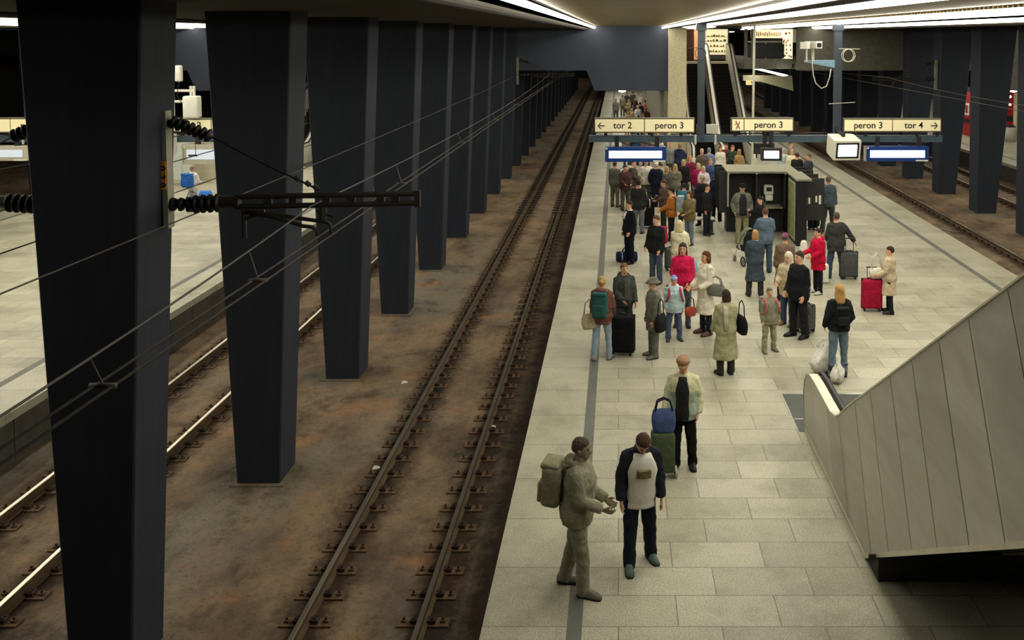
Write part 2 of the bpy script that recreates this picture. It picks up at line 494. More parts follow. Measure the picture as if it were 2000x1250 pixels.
for k in (0, -1, 1):
    o = k * PITCH
    for x0, x1 in ((-1.22, 2.30), (3.62, 6.60), (7.35, 10.35)):
        struct('ceiling', slats(x0 + o, x1 + o, -6, WALL_Y - 0.02, ZC + 0.11), M_SLAT)
    struct('ceiling', MB().box((2.48 + o, -6, 6.95), (2.92 + o, WALL_Y, 7.3)), M_CEILDARK)
    struct('ceiling', MB().box((-1.6 + o, -6, 7.2), (11.0 + o, WALL_Y, 7.4)), M_CEILDARK)
    for x0, x1, wh in BATTENS:
        y1 = 46.0 if wh.startswith('beside the dark') else WALL_Y - 0.1
        tag(batten(x0 + o, x1 + o, 7, y1, ZC - 0.0, 0.11 if x1 - x0 > 0.2 else 0.08).build('ceiling_light', M_LAMP if x1 - x0 > 0.2 else M_LAMP_THIN),
            'white light strip %s, %s' % (wh, PLAT[k]), 'ceiling light')
    # lamps on the underside of the gallery and over the far end
    for x0, wh in ((0.0, 'on the track two side'), (8.9, 'on the far track side')):
        tag(batten(x0 + o, x0 + 0.4 + o, WALL_Y + 1, 77 if x0 else 114, 4.40 if x0 else 3.52, 0.06).build('ceiling_light', M_LAMP),
            'light strip under the gallery %s, %s' % (wh, PLAT[k]), 'ceiling light')
        tag(batten(x0 + 0.6 + o, x0 + 0.9 + o, WALL_Y + 1.5, 76, ZC + 0.05, 0.06).build('ceiling_light', M_LAMP),
            'light strip on the gallery ceiling %s, %s' % (wh, PLAT[k]), 'ceiling light') if x0 else None
        if x0: tag(batten(x0 + o, x0 + 0.5 + o, 79, 170, 6.9, 0.06).build('ceiling_light', M_LAMP_FAR),
            'far light strip past the gallery %s, %s' % (wh, PLAT[k]), 'ceiling light')
    tag(batten(5.1 + o, 5.4 + o, WALL_Y + 1.5, 76, ZC + 0.05, 0.06).build('ceiling_light', M_LAMP), 'light strip on the gallery ceiling over the escalators, %s' % PLAT[k], 'ceiling light')
    # gallery front wall, dipping low over the platform edge
    if k != 1:
        poly = [(-10.75 + o, ZC + 0.2), (2.64 + o, ZC + 0.2), (2.64 + o, 3.6), (-1.28 + o, 3.6), (-1.72 + o, 4.69), (-10.75 + o, 4.69)]
    else:
        poly = [(9.62, ZC + 0.2), (2.64 + o, ZC + 0.2), (2.64 + o, 3.6), (-1.28 + o, 3.6), (-1.72 + o, 4.69), (9.62, 4.69)]
    struct('wall_gallery', MB().prism(poly, 'y', WALL_Y, WALL_Y + 0.4), M_WALLBLUE if k != 1 else M_CONCD)
    struct('ceiling', MB().box((-1.28 + o, WALL_Y + 0.4, 3.6), (2.6 + o, 116, 3.75)), M_CEILDARK)
    # concrete column beside the escalators
    struct('column', MB().box((2.66 + o, WALL_Y - 0.3, 0), (3.64 + o, WALL_Y + 0.9, ZC)), M_CONC)
    # gallery deck edge over the escalators with dark balustrade
    if k == 0:
        m = MB().box((6.95, 54.0, 4.72), (9.62, 54.4, 5.28)); m.box((6.95, 54.4, 4.72), (9.62, 60.3, 5.0))
        struct('floor_gallery', m, M_CONCD)
        struct('floor_gallery', MB().box((3.64, 59.75, 4.7), (6.95, 77, 5.0)), M_CONC)
    else:
        struct('floor_gallery', MB().box((3.64 + o, 59.75, 4.7), (9.62 + o, 77, 5.0)), M_CONC)

# gallery slab under and behind the camera, reaching out to the near escalator
m = MB(); m.box((-14, -8, 4.6), (14, 2.0, 5.0)); m.box((2.9, 2.0, 4.6), (14, 5.0, 5.0))
struct('floor_gallery', m, M_CONCD)
# ---------------------------------------------------------------- pillars
ORD = ['first', 'second', 'third', 'fourth', 'fifth', 'sixth', 'seventh', 'eighth', 'ninth', 'tenth', 'eleventh', 'twelfth', 'thirteenth', 'fourteenth',
       'fifteenth', 'sixteenth', 'seventeenth', 'eighteenth', 'nineteenth', 'twentieth', 'twenty-first', 'twenty-second', 'twenty-third', 'twenty-fourth', 'twenty-fifth', 'twenty-sixth']
def pillar_mesh(zt, wide=False):
    m = MB()
    t = (zt - ZT) / (6.95 - ZT)
    b, h, d0, d1 = 0.36, 0.36 + 0.345 * t, 0.80, 0.80 + 0.1 * t
    c = 0.02
    def ring(hx, d, z):
        return [(-hx + c, 0, z), (hx - c, 0, z), (hx, c, z), (hx, d - c, z), (hx - c, d, z), (-hx + c, d, z), (-hx, d - c, z), (-hx, c, z)]
    g = 0.006
    r0, r1 = ring(b, d0, ZT), ring(h, d1, zt)
    if wide:                                     # this row tapers on one side only
        r0 = ring(0.4, 1.0, ZT); r1 = [(x - 0.4 + h + 0.06, y * 1.35 if y > 0.1 else y, z) for x, y, z in ring(h + 0.06, d1, zt)]
    m.loft([r0, r1])
    return m
def row(x, ys, where, first, wide=False):
    protos = {}
    for i, y in enumerate(ys):
        zt = 6.95 if (y < WALL_Y - 1 or y > 78) else 4.72
        if WALL_Y - 1.2 < y < WALL_Y + 0.5: zt = 6.95 if y < WALL_Y else 4.72
        n = i + first
        lab = 'dark tapering concrete pillar, %s from the front of the row %s' % (ORD[n], where)
        if n == 0: lab = 'big dark tapering concrete pillar nearest the camera, carrying the cable bracket'
        if zt in protos:
            t = dup(protos[zt]); t.location = (x, y, 0)
        else:
            t = thing('pillar', lab, 'pillar', (x, y, 0), 0, None)
            pillar_mesh(zt, wide).build('shaft', M_PILLAR, t)
            m = MB(); m.box((-0.45, -0.10, ZT - 0.05), (0.45, 0.90, ZT + 0.02)); m.build('footing', M_DIRT, t)
            protos[zt] = t
        tag(t, lab, 'pillar', 'pillars ' + where)
    return protos
row(-6.05, [11.3 + 4.95 * i for i in range(26)], 'between the first two tracks', 0)
row(15.58, [36.05 + 4.95 * i for i in range(14)], 'beyond the far track', 0 + 1, True)
row(-27.55, [36.05 + 4.95 * i for i in range(5)], 'past platform two', 1)
row(36.95, [56 + 4.95 * i for i in range(5)], 'past platform four', 1)

# ---------------------------------------------------------------- tracks
def rail_profile():
    return [(-0.0725, 0), (0.0725, 0), (0.07, 0.02), (0.012, 0.035), (0.012, 0.115), (0.034, 0.128), (0.034, 0.155), (-0.034, 0.155), (-0.034, 0.128), (-0.012, 0.115), (-0.012, 0.035), (-0.07, 0.02)]
def plate_mesh():
    m = MB()
    m.cur = 0
    for s in (-1, 1):
        m.box((min(s * 0.06, s * 0.33), -0.10, 0), (max(s * 0.06, s * 0.33), 0.10, 0.022))
        m.box((s * 0.25 - 0.03, -0.03, 0.025), (s * 0.25 + 0.03, 0.03, 0.05))
        m.cur = 1
        m.tube([(s * 0.25, 0, 0.03), (s * 0.25, 0, 0.085)], 0.017, 6)
        m.box((s * 0.115 - 0.045, -0.06, 0.02), (s * 0.115 + 0.045, 0.06, 0.075))
        m.tube([(s * 0.12, -0.03, 0.05), (s * 0.12, -0.03, 0.10)], 0.018, 6)
        m.tube([(s * 0.12, 0.03, 0.05), (s * 0.12, 0.03, 0.09)], 0.018, 6)
        m.tube([(s * 0.05, -0.045, 0.045), (s * 0.11, -0.06, 0.07), (s * 0.15, 0.0, 0.06), (s * 0.11, 0.06, 0.07), (s * 0.05, 0.045, 0.045)], 0.013, 5)
        m.cur = 0
    return m
PLATE = None
def track(xc, y0, y1, label, shiny, per_rail, yp):
    global PLATE
    t = thing('railway_track', label, 'railway track', (xc, y0, ZT))
    for s in (-0.75, 0.75):
        m = MB(); m.cur = 0
        m.prism(rail_profile(), 'y', 0, y1 - y0)
        m.cur = 1
        m.prism([(-0.033, 0.153), (0.033, 0.153), (0.026, 0.162), (-0.026, 0.162)], 'y', 0, y1 - y0)
        m.build('rail', [M_RAIL, M_RAIL_TOP if shiny else M_RAIL_DULL], t, (s, 0, 0.022))
    for s in (-0.75, 0.75):
        far = MB()
        i = 0; y = yp
        while y < min(y1, 120):
            if i < per_rail:
                if PLATE is None:
                    PLATE = plate_mesh().build('rail_plate', [M_RUST, M_RUSTD], t)
                    p = PLATE
                else:
                    p = PLATE.copy(); COL.objects.link(p); p.parent = t
                p.location = (s, y - y0, 0)
            else:
                q = y - y0
                far.box((s - 0.34, q - 0.1, 0), (s - 0.05, q + 0.1, 0.05)); far.box((s + 0.05, q - 0.1, 0), (s + 0.34, q + 0.1, 0.05))
            i += 1; y += 0.6
        if far.v:
            tag(far.build('rail_plate', M_RUSTD, t), None, None, None, 'stuff')
M_RAIL_DULL = mat('a09a88', 0.3, metal=0.9, var=0.15, scale=2.0)
track(-3.25, 4.0, 172, 'dull railway track beside the middle platform edge, track two', False, 50, 11.2)
track(-8.75, 6.0, 172, 'shiny railway track between the pillars and platform two', True, 50, 12.4)
track(12.63, 24.0, 172, 'railway track at the far edge of the middle platform, track four', False, 50, 24.6)
track(18.13, 30.0, 172, 'railway track behind the pillars next to platform four', False, 40, 38.4)
# small litter on the track slab
for i, (x, y, c) in enumerate(((790, 748, 'white paper scrap lying outside the rail of track two'), (962, 835, 'white scrap of litter between the rails of track two'), (735, 915, 'pale scrap of litter outside the rail, lower down'))):
    p = at(x, y, ZT)
    m = MB(); m.add([(-.06, -.05, 0), (.07, -.04, .02), (.05, .06, .01), (-.05, .05, .03), (0, 0, .05)], [(0, 1, 4), (1, 2, 4), (2, 3, 4), (3, 0, 4), (3, 2, 1, 0)])
    tag(m.build('litter', M_WHITE, None, p), c, 'litter')
# ---------------------------------------------------------------- overhead line
def insulator(name, parent, a, b, r, n, m_=None):
    """string of porcelain discs from a to b"""
    a, b = Vector(a), Vector(b)
    pts, rad = [], []
    for i in range(n):
        for t, q in ((0.05, 0.35), (0.25, 1.0), (0.6, 0.9), (0.9, 0.35)):
            pts.append(a.lerp(b, (i + t) / n)); rad.append(r * q)
    m = MB(); m.smooth = True
    m.tube([a] + pts + [b], [r * 0.3] + rad + [r * 0.3], 12)
    return m.build(name, m_ or M_BLACK, parent)
def cantilever(s, label, y, loc_x):
    """arm carrying the overhead line; s = +1 reaches towards +x"""
    t = thing('catenary_bracket', label, 'overhead line bracket', (loc_x, y, 0))
    k = lambda x: s * x
    # channel bolted to the pillar side
    m = MB()
    m.box((min(k(-0.06), k(0.10)), -0.14, 4.28), (max(k(-0.06), k(0.10)), 0.02, 5.62))
    m.build('mast_channel', M_BLACK, t)
    m = MB(); m.box((min(k(0.10), k(0.13)), -0.17, 4.25), (max(k(0.10), k(0.13)), -0.03, 5.66)); 
    m.box((min(k(0.07), k(0.13)), -0.19, 4.25), (max(k(0.07), k(0.13)), -0.17, 5.66)); m.build('channel_flange', M_GREYCH, t)
    for z in (5.38, 4.42):
        m = MB(); m.box((min(k(-0.22), k(0.0)), -0.22, z - 0.12), (max(k(-0.22), k(0.0)), -0.14, z + 0.1))
        m.tube([(k(-0.12), -0.25, z), (k(-0.12), -0.2, z)], 0.03, 8)
        m.build('clamp', M_DARKST, t)
        m = MB(); m.box((min(k(0.05), k(0.32)), -0.12, z + 0.1), (max(k(0.05), k(0.32)), -0.06, z + 0.17)); m.build('bracket_lug', M_DARKST, t)
    if s > 0:
        m = MB(); m.box((0.03, -0.205, 4.72), (0.12, -0.19, 5.06)); pl = m.build('number_plate', mat('c98a1f', 0.5, var=0.1), t)
        for i, ch in enumerate('020'):
            text('digit', ch, 0.12, M_BLACK, pl, (0.075, -0.207, 4.98 - i * 0.1), rot=(R(90), R(90), 0))
    insulator('tie_insulator', t, (k(0.16), -0.1, 5.53), (k(0.64), -0.1, 5.34), 0.085, 7)
    m = MB(); m.tube([(k(0.64), -0.1, 5.34), (k(1.25), -0.1, 5.02), (k(1.92), -0.1, 4.70)], 0.012, 6)
    for f in (1.62, 1.75, 1.84): m.tube([(k(f), -0.1, 5.02 - (f - 1.25) * 0.478 + 0.02), (k(f + 0.05), -0.1, 5.02 - (f - 1.2) * 0.478)], 0.03, 6)
    m.build('tie_rod', M_BLACK, t)
    insulator('arm_insulator', t, (k(0.12), -0.1, 4.53), (k(0.40), -0.1, 4.53), 0.085, 3)
    insulator('arm_insulator', t, (k(0.40), -0.1, 4.53), (k(0.74), -0.1, 4.55), 0.115, 4)
    m = MB()
    m.tube([(k(0.70), -0.1, 4.56), (k(0.95), -0.1, 4.565)], 0.07, 10)
    m.tube([(k(0.9), -0.1, 4.62), (k(3.09), -0.1, 4.66)], 0.034, 8)
    m.tube([(k(0.9), -0.1, 4.50), (k(3.09), -0.1, 4.545)], 0.034, 8)
    for f in (1.25, 1.55, 1.95, 2.25, 2.6, 2.78): m.box((min(k(f), k(f + 0.09)), -0.13, 4.52), (max(k(f), k(f + 0.09)), -0.07, 4.66))
    m.box((min(k(3.05), k(3.12)), -0.135, 4.50), (max(k(3.05), k(3.12)), -0.065, 4.70))
    m.build('arm', M_DARKST, t)
    m = MB(); m.tube([(k(1.0), -0.1, 4.5), (k(1.0), -0.1, 4.12)], 0.03, 6); m.tube([(k(1.0), -0.1, 4.35), (k(1.25), -0.1, 4.45)], 0.025, 6)
    m.tube([(k(1.95), -0.1, 4.5), (k(1.95), -0.1, 4.36)], 0.045, 6); m.tube([(k(1.88), -0.1, 4.45), (k(2.08), -0.1, 4.38)], 0.02, 6)
    m.build('hanger', M_DARKST, t)
    for q, dy, x1 in ((0, 0.0, 2.04), (1, -0.12, 1.91)):
        m = MB(); m.smooth = True
        zc = 4.17
        m.tube([(k(0.98), -0.1, 4.44), (k(1.4), -0.1 + dy * 0.5, 4.40 - 0.02 * q), (k(x1 - 0.16), -0.1 + dy, 4.33 - 0.04 * q), (k(x1 - 0.06), -0.1 + dy, 4.32 - 0.04 * q), (k(x1 - 0.01), -0.1 + dy, 4.29 - 0.04 * q), (k(x1), -0.1 + dy, 4.24), (k(x1), -0.1 + dy, zc)],
               [0.026, 0.026, 0.024, 0.024, 0.022, 0.02, 0.018], 8)
        m.build('steady_arm', M_DARKST, t)
    return t
M_DARKST = mat('302d28', 0.6, metal=0.3, var=0.15)
M_GREYCH = mat('8f8b7c', 0.6, metal=0.2, var=0.15)
cantilever(1, 'black overhead line arm with insulators on the big pillar, reaching over track two', 12.05, -5.50)
cantilever(-1, 'black overhead line arm on the big pillar reaching over the track by platform two', 12.05, -6.62)
def far_arm(s, label, y, x):
    t = thing('catenary_bracket', label, 'overhead line bracket', (x, y, 0))
    m = MB(); m.box((-0.06, -0.06, 4.0), (0.06, 0.06, 5.4)); m.build('mast_channel', M_GREYCH, t)
    insulator('arm_insulator', t, (s * 0.1, 0, 4.5), (s * 0.6, 0, 4.5), 0.11, 3)
    insulator('tie_insulator', t, (s * 0.1, 0, 5.3), (s * 0.6, 0, 5.15), 0.09, 3)
    m = MB(); m.tube([(s * 0.6, 0, 4.52), (s * 3.0, 0, 4.56)], 0.035, 6); m.tube([(s * 0.8, 0, 4.42), (s * 3.0, 0, 4.46)], 0.035, 6)
    m.tube([(s * 0.6, 0, 5.15), (s * 1.9, 0, 4.55)], 0.015, 6); m.tube([(s * 1.0, 0, 4.4), (s * 2.0, 0, 4.36), (s * 2.1, 0, 4.17)], 0.025, 6)
    m.build('arm', M_DARKST, t)
far_arm(1, 'small overhead line arm far down track two near the gallery wall', 51.2, -5.30)
far_arm(-1, 'overhead line arm on the far pillar reaching over track four', 46.3, 15.06)
def wire(pts, r, n=5):
    m = MB(); m.smooth = True; m.tube(pts, r, n); return m
def sag(x0, y0, z0, x1, y1, z1, d, n=16):
    return [(x0 + (x1 - x0) * i / n, y0 + (y1 - y0) * i / n, z0 + (z1 - z0) * i / n - d * 4 * (i / n) * (1 - i / n)) for i in range(n + 1)]
def line(label, xa, xb, xcar, spans, zc, zcar, drops, pair):
    t = thing('overhead_line', label, 'overhead line')
    y0, y1 = spans[0], spans[-1]
    for dx in ((0.0, 0.13) if pair else (0.0,)):
        wire([(xa - dx, y0, zc), (xb - dx, y1, zc)], 0.011).build('contact_wire', M_WIRE, t)
    car = []
    for p, q in zip(spans[:-1], spans[1:]):
        car += sag(xcar, p, zcar, xcar, q, zcar, 0.24)
    wire(car, 0.010).build('carrier_wire', M_WIRE, t)
    for y in drops:
        for p, q in zip(spans[:-1], spans[1:]):
            if p <= y < q:
                f = (y - p) / (q - p)
                zt = zcar - 0.24 * 4 * f * (1 - f)
        m = wire([(xcar, y, zt), (xcar * 0.45 + xa * 0.55, y, zc + 0.02), (xa - 0.06, y, zc)], 0.007)
        m.tube([(xa - 0.15, y, zc), (xa + 0.03, y, zc)], 0.022, 6)
        m.build('dropper', M_WIRE, t)
line('twin contact wires and carrier of the overhead line above track two', -3.46, -3.3, -3.60, (-4, 11.65, 51.2, 90, 130), 4.165, 4.56, (6.9, 9.75, 16, 22, 28, 34), True)
line('overhead line above the track by platform two', -8.6, -8.6, -8.6, (-4, 11.65, 50.0), 4.12, 4.75, (14.5, 20, 27), False)
line('overhead line above track four', 12.6, 12.6, 12.6, (20, 46.0, 85), 4.2, 4.62, (30, 55), False)
def cable(name, label, pts, r=0.009):
    tag(wire(pts, r).build(name, M_WIRE), label, 'cable')
cable('feeder_cable', 'thin black feeder cable running along the pillars over track two', sag(-5.2, 2, 4.42, -5.22, 51, 4.55, 0.12))
cable('feeder_cable', 'thin black feeder cable along the pillars on the side of platform two', sag(-6.95, 2, 4.15, -6.95, 51, 4.3, 0.12))

# ---------------------------------------------------------------- information gantry
def sign(parent_label, x0, x1, z0, z1, y, cells, cat='sign'):
    t = thing('platform_sign', parent_label, cat, ((x0 + x1) / 2, y, z0))
    h = z1 - z0; wdt = x1 - x0
    m = MB(); m.box((-wdt / 2 - 0.02, 0.0, -0.03), (wdt / 2 + 0.02, 0.24, h + 0.03)); m.build('casing', mat('5d5a45', 0.6), t)
    for a, b, s, al in cells:
        m = MB(); m.box((-wdt / 2 + a + 0.015, -0.012, 0.012), (-wdt / 2 + b - 0.015, 0.01, h - 0.012))
        p = m.build('face', M_YELLOW, t)
        for q, tx in s:
            cxx = -wdt / 2 + q
            if tx in ('<', '>'):
                g = 1 if tx == '>' else -1
                a_ = MB(); a_.tube([(cxx - g * 0.11, -0.018, h / 2 - 0.01), (cxx + g * 0.10, -0.018, h / 2 - 0.01)], 0.018, 6)
                a_.tube([(cxx + g * 0.01, -0.018, h / 2 + 0.09), (cxx + g * 0.10, -0.018, h / 2 - 0.01), (cxx + g * 0.01, -0.018, h / 2 - 0.11)], 0.018, 6)
                a_.build('arrow', M_BLACK, p)
            elif tx == 'X':
                a_ = MB(); 
                for e in (-1, 1): a_.tube([(cxx - e * 0.06, -0.018, h / 2 - 0.13), (cxx + e * 0.06, -0.018, h / 2 + 0.10)], 0.014, 6)
                a_.build('cross', mat('7d2a1e', 0.6), p)
                a_ = MB()
                a_.ball((cxx - 0.06, -0.016, h / 2 + 0.11), (0.025, 0.01, 0.025)); a_.tube([(cxx - 0.12, -0.018, h / 2 + 0.0), (cxx - 0.05, -0.018, h / 2 + 0.05), (cxx + 0.02, -0.018, h / 2 - 0.04)], 0.012, 6)
                a_.build('pictogram', mat('8d8a6d', 0.6), p)
            else:
                text('lettering', tx, 0.29, M_BLACK, p, (cxx, -0.016, h / 2 - 0.005))
    return t
def board(label, x0, x1, z0, z1, y, zb, lit):
    t = thing('departure_board', label, 'display board', ((x0 + x1) / 2, y, z0))
    wd, h = x1 - x0, z1 - z0
    m = MB(); m.rbox((0, 0.16, h / 2), (wd, 0.32, h), 0.02, 2); m.build('casing', mat('1b3b80', 0.4, var=0.08) if lit else M_GREYW, t)
    m = MB(); m.box((-wd / 2 - 0.012, 0.01, 0), (-wd / 2, 0.31, h)); m.build('end_cap', M_GREYW, t)
    m = MB(); m.box((-wd / 2 + 0.12, -0.015, h * 0.26), (wd / 2 - 0.14, 0.005, h * 0.75)); m.build('screen', M_SCREEN if lit else M_SCREEN_DIM, t)
    m = MB(); m.box((-wd / 2 + 0.015, -0.012, h * 0.85), (-wd / 2 + 0.075, 0.005, h * 0.96)); m.build('badge', M_WHITE, t)
    m = MB(); m.box((wd / 2 - 0.42, -0.012, h * 0.02), (wd / 2 - 0.03, 0.005, h * 0.11)); m.build('strip_label', M_WHITE, t)
    for x in (-wd * 0.31, wd * 0.35):
        m = MB(); m.box((x - 0.07, 0.1, h), (x + 0.07, 0.2, zb - z0)); m.build('hanger', M_DARK, t)
    return t
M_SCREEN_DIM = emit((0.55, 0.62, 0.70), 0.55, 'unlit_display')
def crt(label, x, y, z0, w_, d, h, m_body, yaw, tilt, lit_m, hang, back=0.4):
    t = thing('monitor', label, 'monitor', (x, y, z0), R(yaw))
    t.rotation_euler = (R(tilt), 0, R(yaw))
    m = MB()
    m.loft([[(-w_ / 2, -d / 2, 0), (w_ / 2, -d / 2, 0), (w_ / 2, -d / 2, h), (-w_ / 2, -d / 2, h)],
            [(-w_ / 2, d / 4, 0.03), (w_ / 2, d / 4, 0.03), (w_ / 2, d / 4, h), (-w_ / 2, d / 4, h)],
            [(-w_ / 2.4, d / 2, h * 0.12), (w_ / 2.4, d / 2, h * 0.12), (w_ / 2.4, d / 2, h * 0.93), (-w_ / 2.4, d / 2, h * 0.93)]])
    m.build('housing', m_body, t)
    m = MB(); m.box((-w_ * 0.43, -d / 2 - 0.008, h * 0.1), (w_ * 0.43, -d / 2 + 0.01, h * 0.9)); m.build('bezel', M_BLACK, t)
    m = MB(); m.smooth = True; m.rbox((0, -d / 2 - 0.004, h * 0.5), (w_ * 0.72, 0.04, h * 0.62), 0.03, 3); m.build('screen', lit_m, t)
    m = MB(); m.tube([(0, 0.0, h), (0, 0.0, h + hang)], 0.06, 8); m.box((-0.05, -0.03, h + hang - 0.05), (0.05, back, h + hang + 0.03)); m.box((-0.05, back - 0.05, h * 0.6), (0.05, back, h + hang + 0.03)); m.build('hanger', M_DARK, t)
    return t
def gantry(o, lab, lit, sy):
    Y = sy
    px = lambda x: (x - CX) * 31.0 / FPX + o
    pz = lambda y: EYE - (y - HOR) * 31.0 / FPX
    t = thing('sign_gantry', 'blue grey steel sign beam hung on two posts over %s' % lab, 'sign gantry', (px(1495), Y, 0))
    cx_ = px(1495)
    m = MB(); m.box((px(1150) - cx_, 0.0, pz(277)), (px(1840) - cx_, 0.2, pz(264))); m.build('beam', M_BEAM, t)
    for x in (1369, 1635):
        m = MB(); m.box((px(x) - cx_ - 0.11, -0.012, pz(277.5)), (px(x) - cx_ + 0.11, 0.215, 7.0)); m.box((px(x) - cx_ - 0.16, -0.05, 6.72), (px(x) - cx_ + 0.16, 0.27, 6.97))
        m.build('post', M_POST, t)
    for x in (1183, 1273, 1330, 1436, 1500, 1540, 1690, 1790, 1830):
        m = MB(); m.box((px(x) - cx_ - 0.05, -0.005, pz(266)), (px(x) - cx_ + 0.05, 0.05, pz(257))); m.build('sign_bracket', M_DARK, t)
    for x in (1358, 1397):
        m = MB(); m.box((px(x) - cx_ - 0.03, -0.03, pz(281)), (px(x) - cx_ + 0.03, 0.0, pz(262))); m.build('clip', M_GREYW, t)
    m = MB(); m.smooth = True
    m.tube([(px(x) - cx_, 0.1, pz(y)) for x, y in ((1310, 262), (1345, 261), (1360, 256), (1372, 261), (1405, 263), (1440, 261), (1480, 260), (1520, 262), (1560, 261), (1600, 259), (1640, 262), (1700, 262))], 0.02, 6)
    m.tube([(px(x) - cx_, 0.02, pz(y)) for x, y in ((1200, 272), (1225, 282), (1250, 277), (1275, 283), (1300, 275))], 0.015, 6)
    m.build('cable', M_BLACK, t)
    sc = 31.0 / FPX
    return px, pz, Y
px, pz, GY = gantry(0, 'the middle platform', True, 31.24)
def signs(o, num, a, b, px0, pz, Y, full, dl=0.0, dr=0.0):
    px = lambda x: px0(x) + (dl if x < 1400 else dr)
    ss = 31.0 / FPX
    w1 = (1355 - 1162) * ss
    where = 'platform %s' % {'3': 'three', '2': 'two'}[num]
    sign('cream sign reading tor %s peron %s with an arrow, above the board %s' % (a, num, 'near track two' if num == '3' else 'of platform two'), px(1162), px(1355), pz(256.5), pz(231), Y - 0.1,
         [(0, w1 * 0.5, [(w1 * 0.065, '<'), (w1 * 0.28, 'tor %s' % a)], 0), (w1 * 0.5, w1, [(w1 * 0.75, 'peron %s' % num)], 0)])
    if full:
        w2 = (1547 - 1428) * ss
        sign('short cream sign reading peron %s with a red crossed pictogram' % num, px(1428), px(1547), pz(254), pz(231), Y - 0.1,
             [(0, w2 * 0.2, [(w2 * 0.1, 'X')], 0), (w2 * 0.2, w2, [(w2 * 0.6, 'peron %s' % num)], 0)])
    w3 = (1834 - 1646) * ss
    sign('cream sign reading peron %s tor %s, %s' % (num, b, 'by the white monitor' if num == '3' else 'seen between the pillars'), px(1646), px(1834), pz(255), pz(232), Y - 0.1,
         [(0, w3 * 0.5, [(w3 * 0.25, 'peron %s' % num)], 0), (w3 * 0.5, w3, [(w3 * 0.72, 'tor %s' % b), (w3 * 0.93, '>')], 0)])
signs(0, '3', '2', '4', px, pz, GY, True)
board('lit blue departure board hanging over the crowd beside track two', px(1182), px(1301), pz(315), pz(286), GY - 0.12, pz(266), True)
board('lit blue departure board beside the white boxy monitor', px(1690), px(1812), pz(314), pz(285), GY - 0.12, pz(266), True)
crt('white boxy monitor with lit screen on the gantry post', px(1636), GY - 0.55, pz(299), 0.84, 0.95, 0.62, mat('d9d6c6', 0.5, var=0.05), 6, 11, M_SCREEN, 0.06, 0.70)
crt('black monitor with lit screen hanging over the phone kiosk', px(1503), GY - 0.3, pz(310), 0.66, 0.4, 0.40, mat('3d3a34', 0.5), -5, 0, M_SCREEN, 0.5)
crt('second black monitor facing away, back to back over the kiosk', px(1496), GY + 0.45, pz(305), 0.66, 0.4, 0.40, mat('3d3a34', 0.5), 175, 0, M_SCREEN, 0.45, 0.5)
# things fixed to the right-hand post
t = thing('camera_arm', 'pale blue bracket with a dangling cable on the gantry post by the cameras', 'bracket', (px(1635), GY, 0))
q = lambda x: px(x) - px(1635)
m = MB(); m.prism([(q(1570), pz(117)), (q(1633), pz(117)), (q(1633), pz(133)), (q(1570), pz(121))], 'y', 0.02, 0.14); m.build('arm', mat('7593a6', 0.5, var=0.2, scale=8), t)
m = MB(); m.smooth = True
m.tube([(q(x), -0.02, pz(y)) for x, y in ((1583, 95), (1584, 125), (1586, 145), (1591, 162), (1602, 172), (1612, 168), (1618, 150), (1620, 134))], 0.018, 6); m.build('cable', M_GREYW, t)
m = MB(); m.smooth = True
for dx in (0, 3):
    m.tube([(q(1652 + dx) + 0.19 * math.cos(a), -0.03, pz(108) + 0.2 * math.sin(a)) for a in [2 * math.pi * i / 24 for i in range(25)]], 0.012, 6)
m.build('cable_loop', M_GREYW, t)
m = MB(); m.tube([(q(1635), -0.02, pz(95)), (q(1676), -0.02, pz(95.5))], 0.012, 6); m.tube([(q(1617), -0.02, pz(202)), (q(1668), -0.02, pz(199))], 0.012, 6); m.build('rod', M_GREYW, t)
for (x, y, yaw, lab) in ((1586, 94, 28, 'white box security camera on the gantry arm, facing the viewer'), (1573, 95, 150, 'white security camera on the gantry arm, turned away')):
    c = thing('security_camera', lab, 'camera', (px(x), GY, pz(y)), R(yaw))
    m = MB(); m.box((-0.12, -0.28, -0.0), (0.12, 0.28, 0.22)); m.build('housing', M_WHITE, c)
    m = MB(); m.box((-0.09, -0.29, 0.03), (0.09, -0.275, 0.17)); m.build('lens_window', M_BLACK, c)
    m = MB(); m.tube([(0, 0, 0.0), (0.0, 0.0, -0.42)], 0.03, 6); m.build('bracket', M_GREYW, c)
# loop of cable at the other post and small white boxes
m = MB(); m.smooth = True
m.tube([(px(1306 + 61) + 0.17 * math.cos(a), GY - 0.03, pz(104) + 0.19 * math.sin(a)) for a in [2 * math.pi * i / 24 for i in range(25)]] , 0.012, 6)
m.tube([(px(1340), GY + 0.1, pz(95)), (px(1366), GY - 0.02, pz(92))], 0.012, 6)
tag(m.build('cable_loop', M_WIRE), 'loop of grey cable tied to the gantry post by the concrete column', 'cable')
for x0, x1, lab in ((1362, 1377, 'small white junction box behind the gantry beam beside the post'), (1381, 1404, 'larger white junction box behind the gantry beam')):
    m = MB(); m.box((px(x0), GY + 0.25, pz(262)), (px(x1), GY + 0.4, pz(244)))
    tag(m.build('junction_box', M_GREYW), lab, 'box')
# grey pipe from ceiling to floor behind the kiosk
m = MB(); m.tube([(5.14, 37.5, 0), (5.2, 37.5, 7.0)], 0.045, 8)
tag(m.build('pole', M_GREYW), 'thin pale grey pole from floor to ceiling behind the phone kiosk', 'pole')

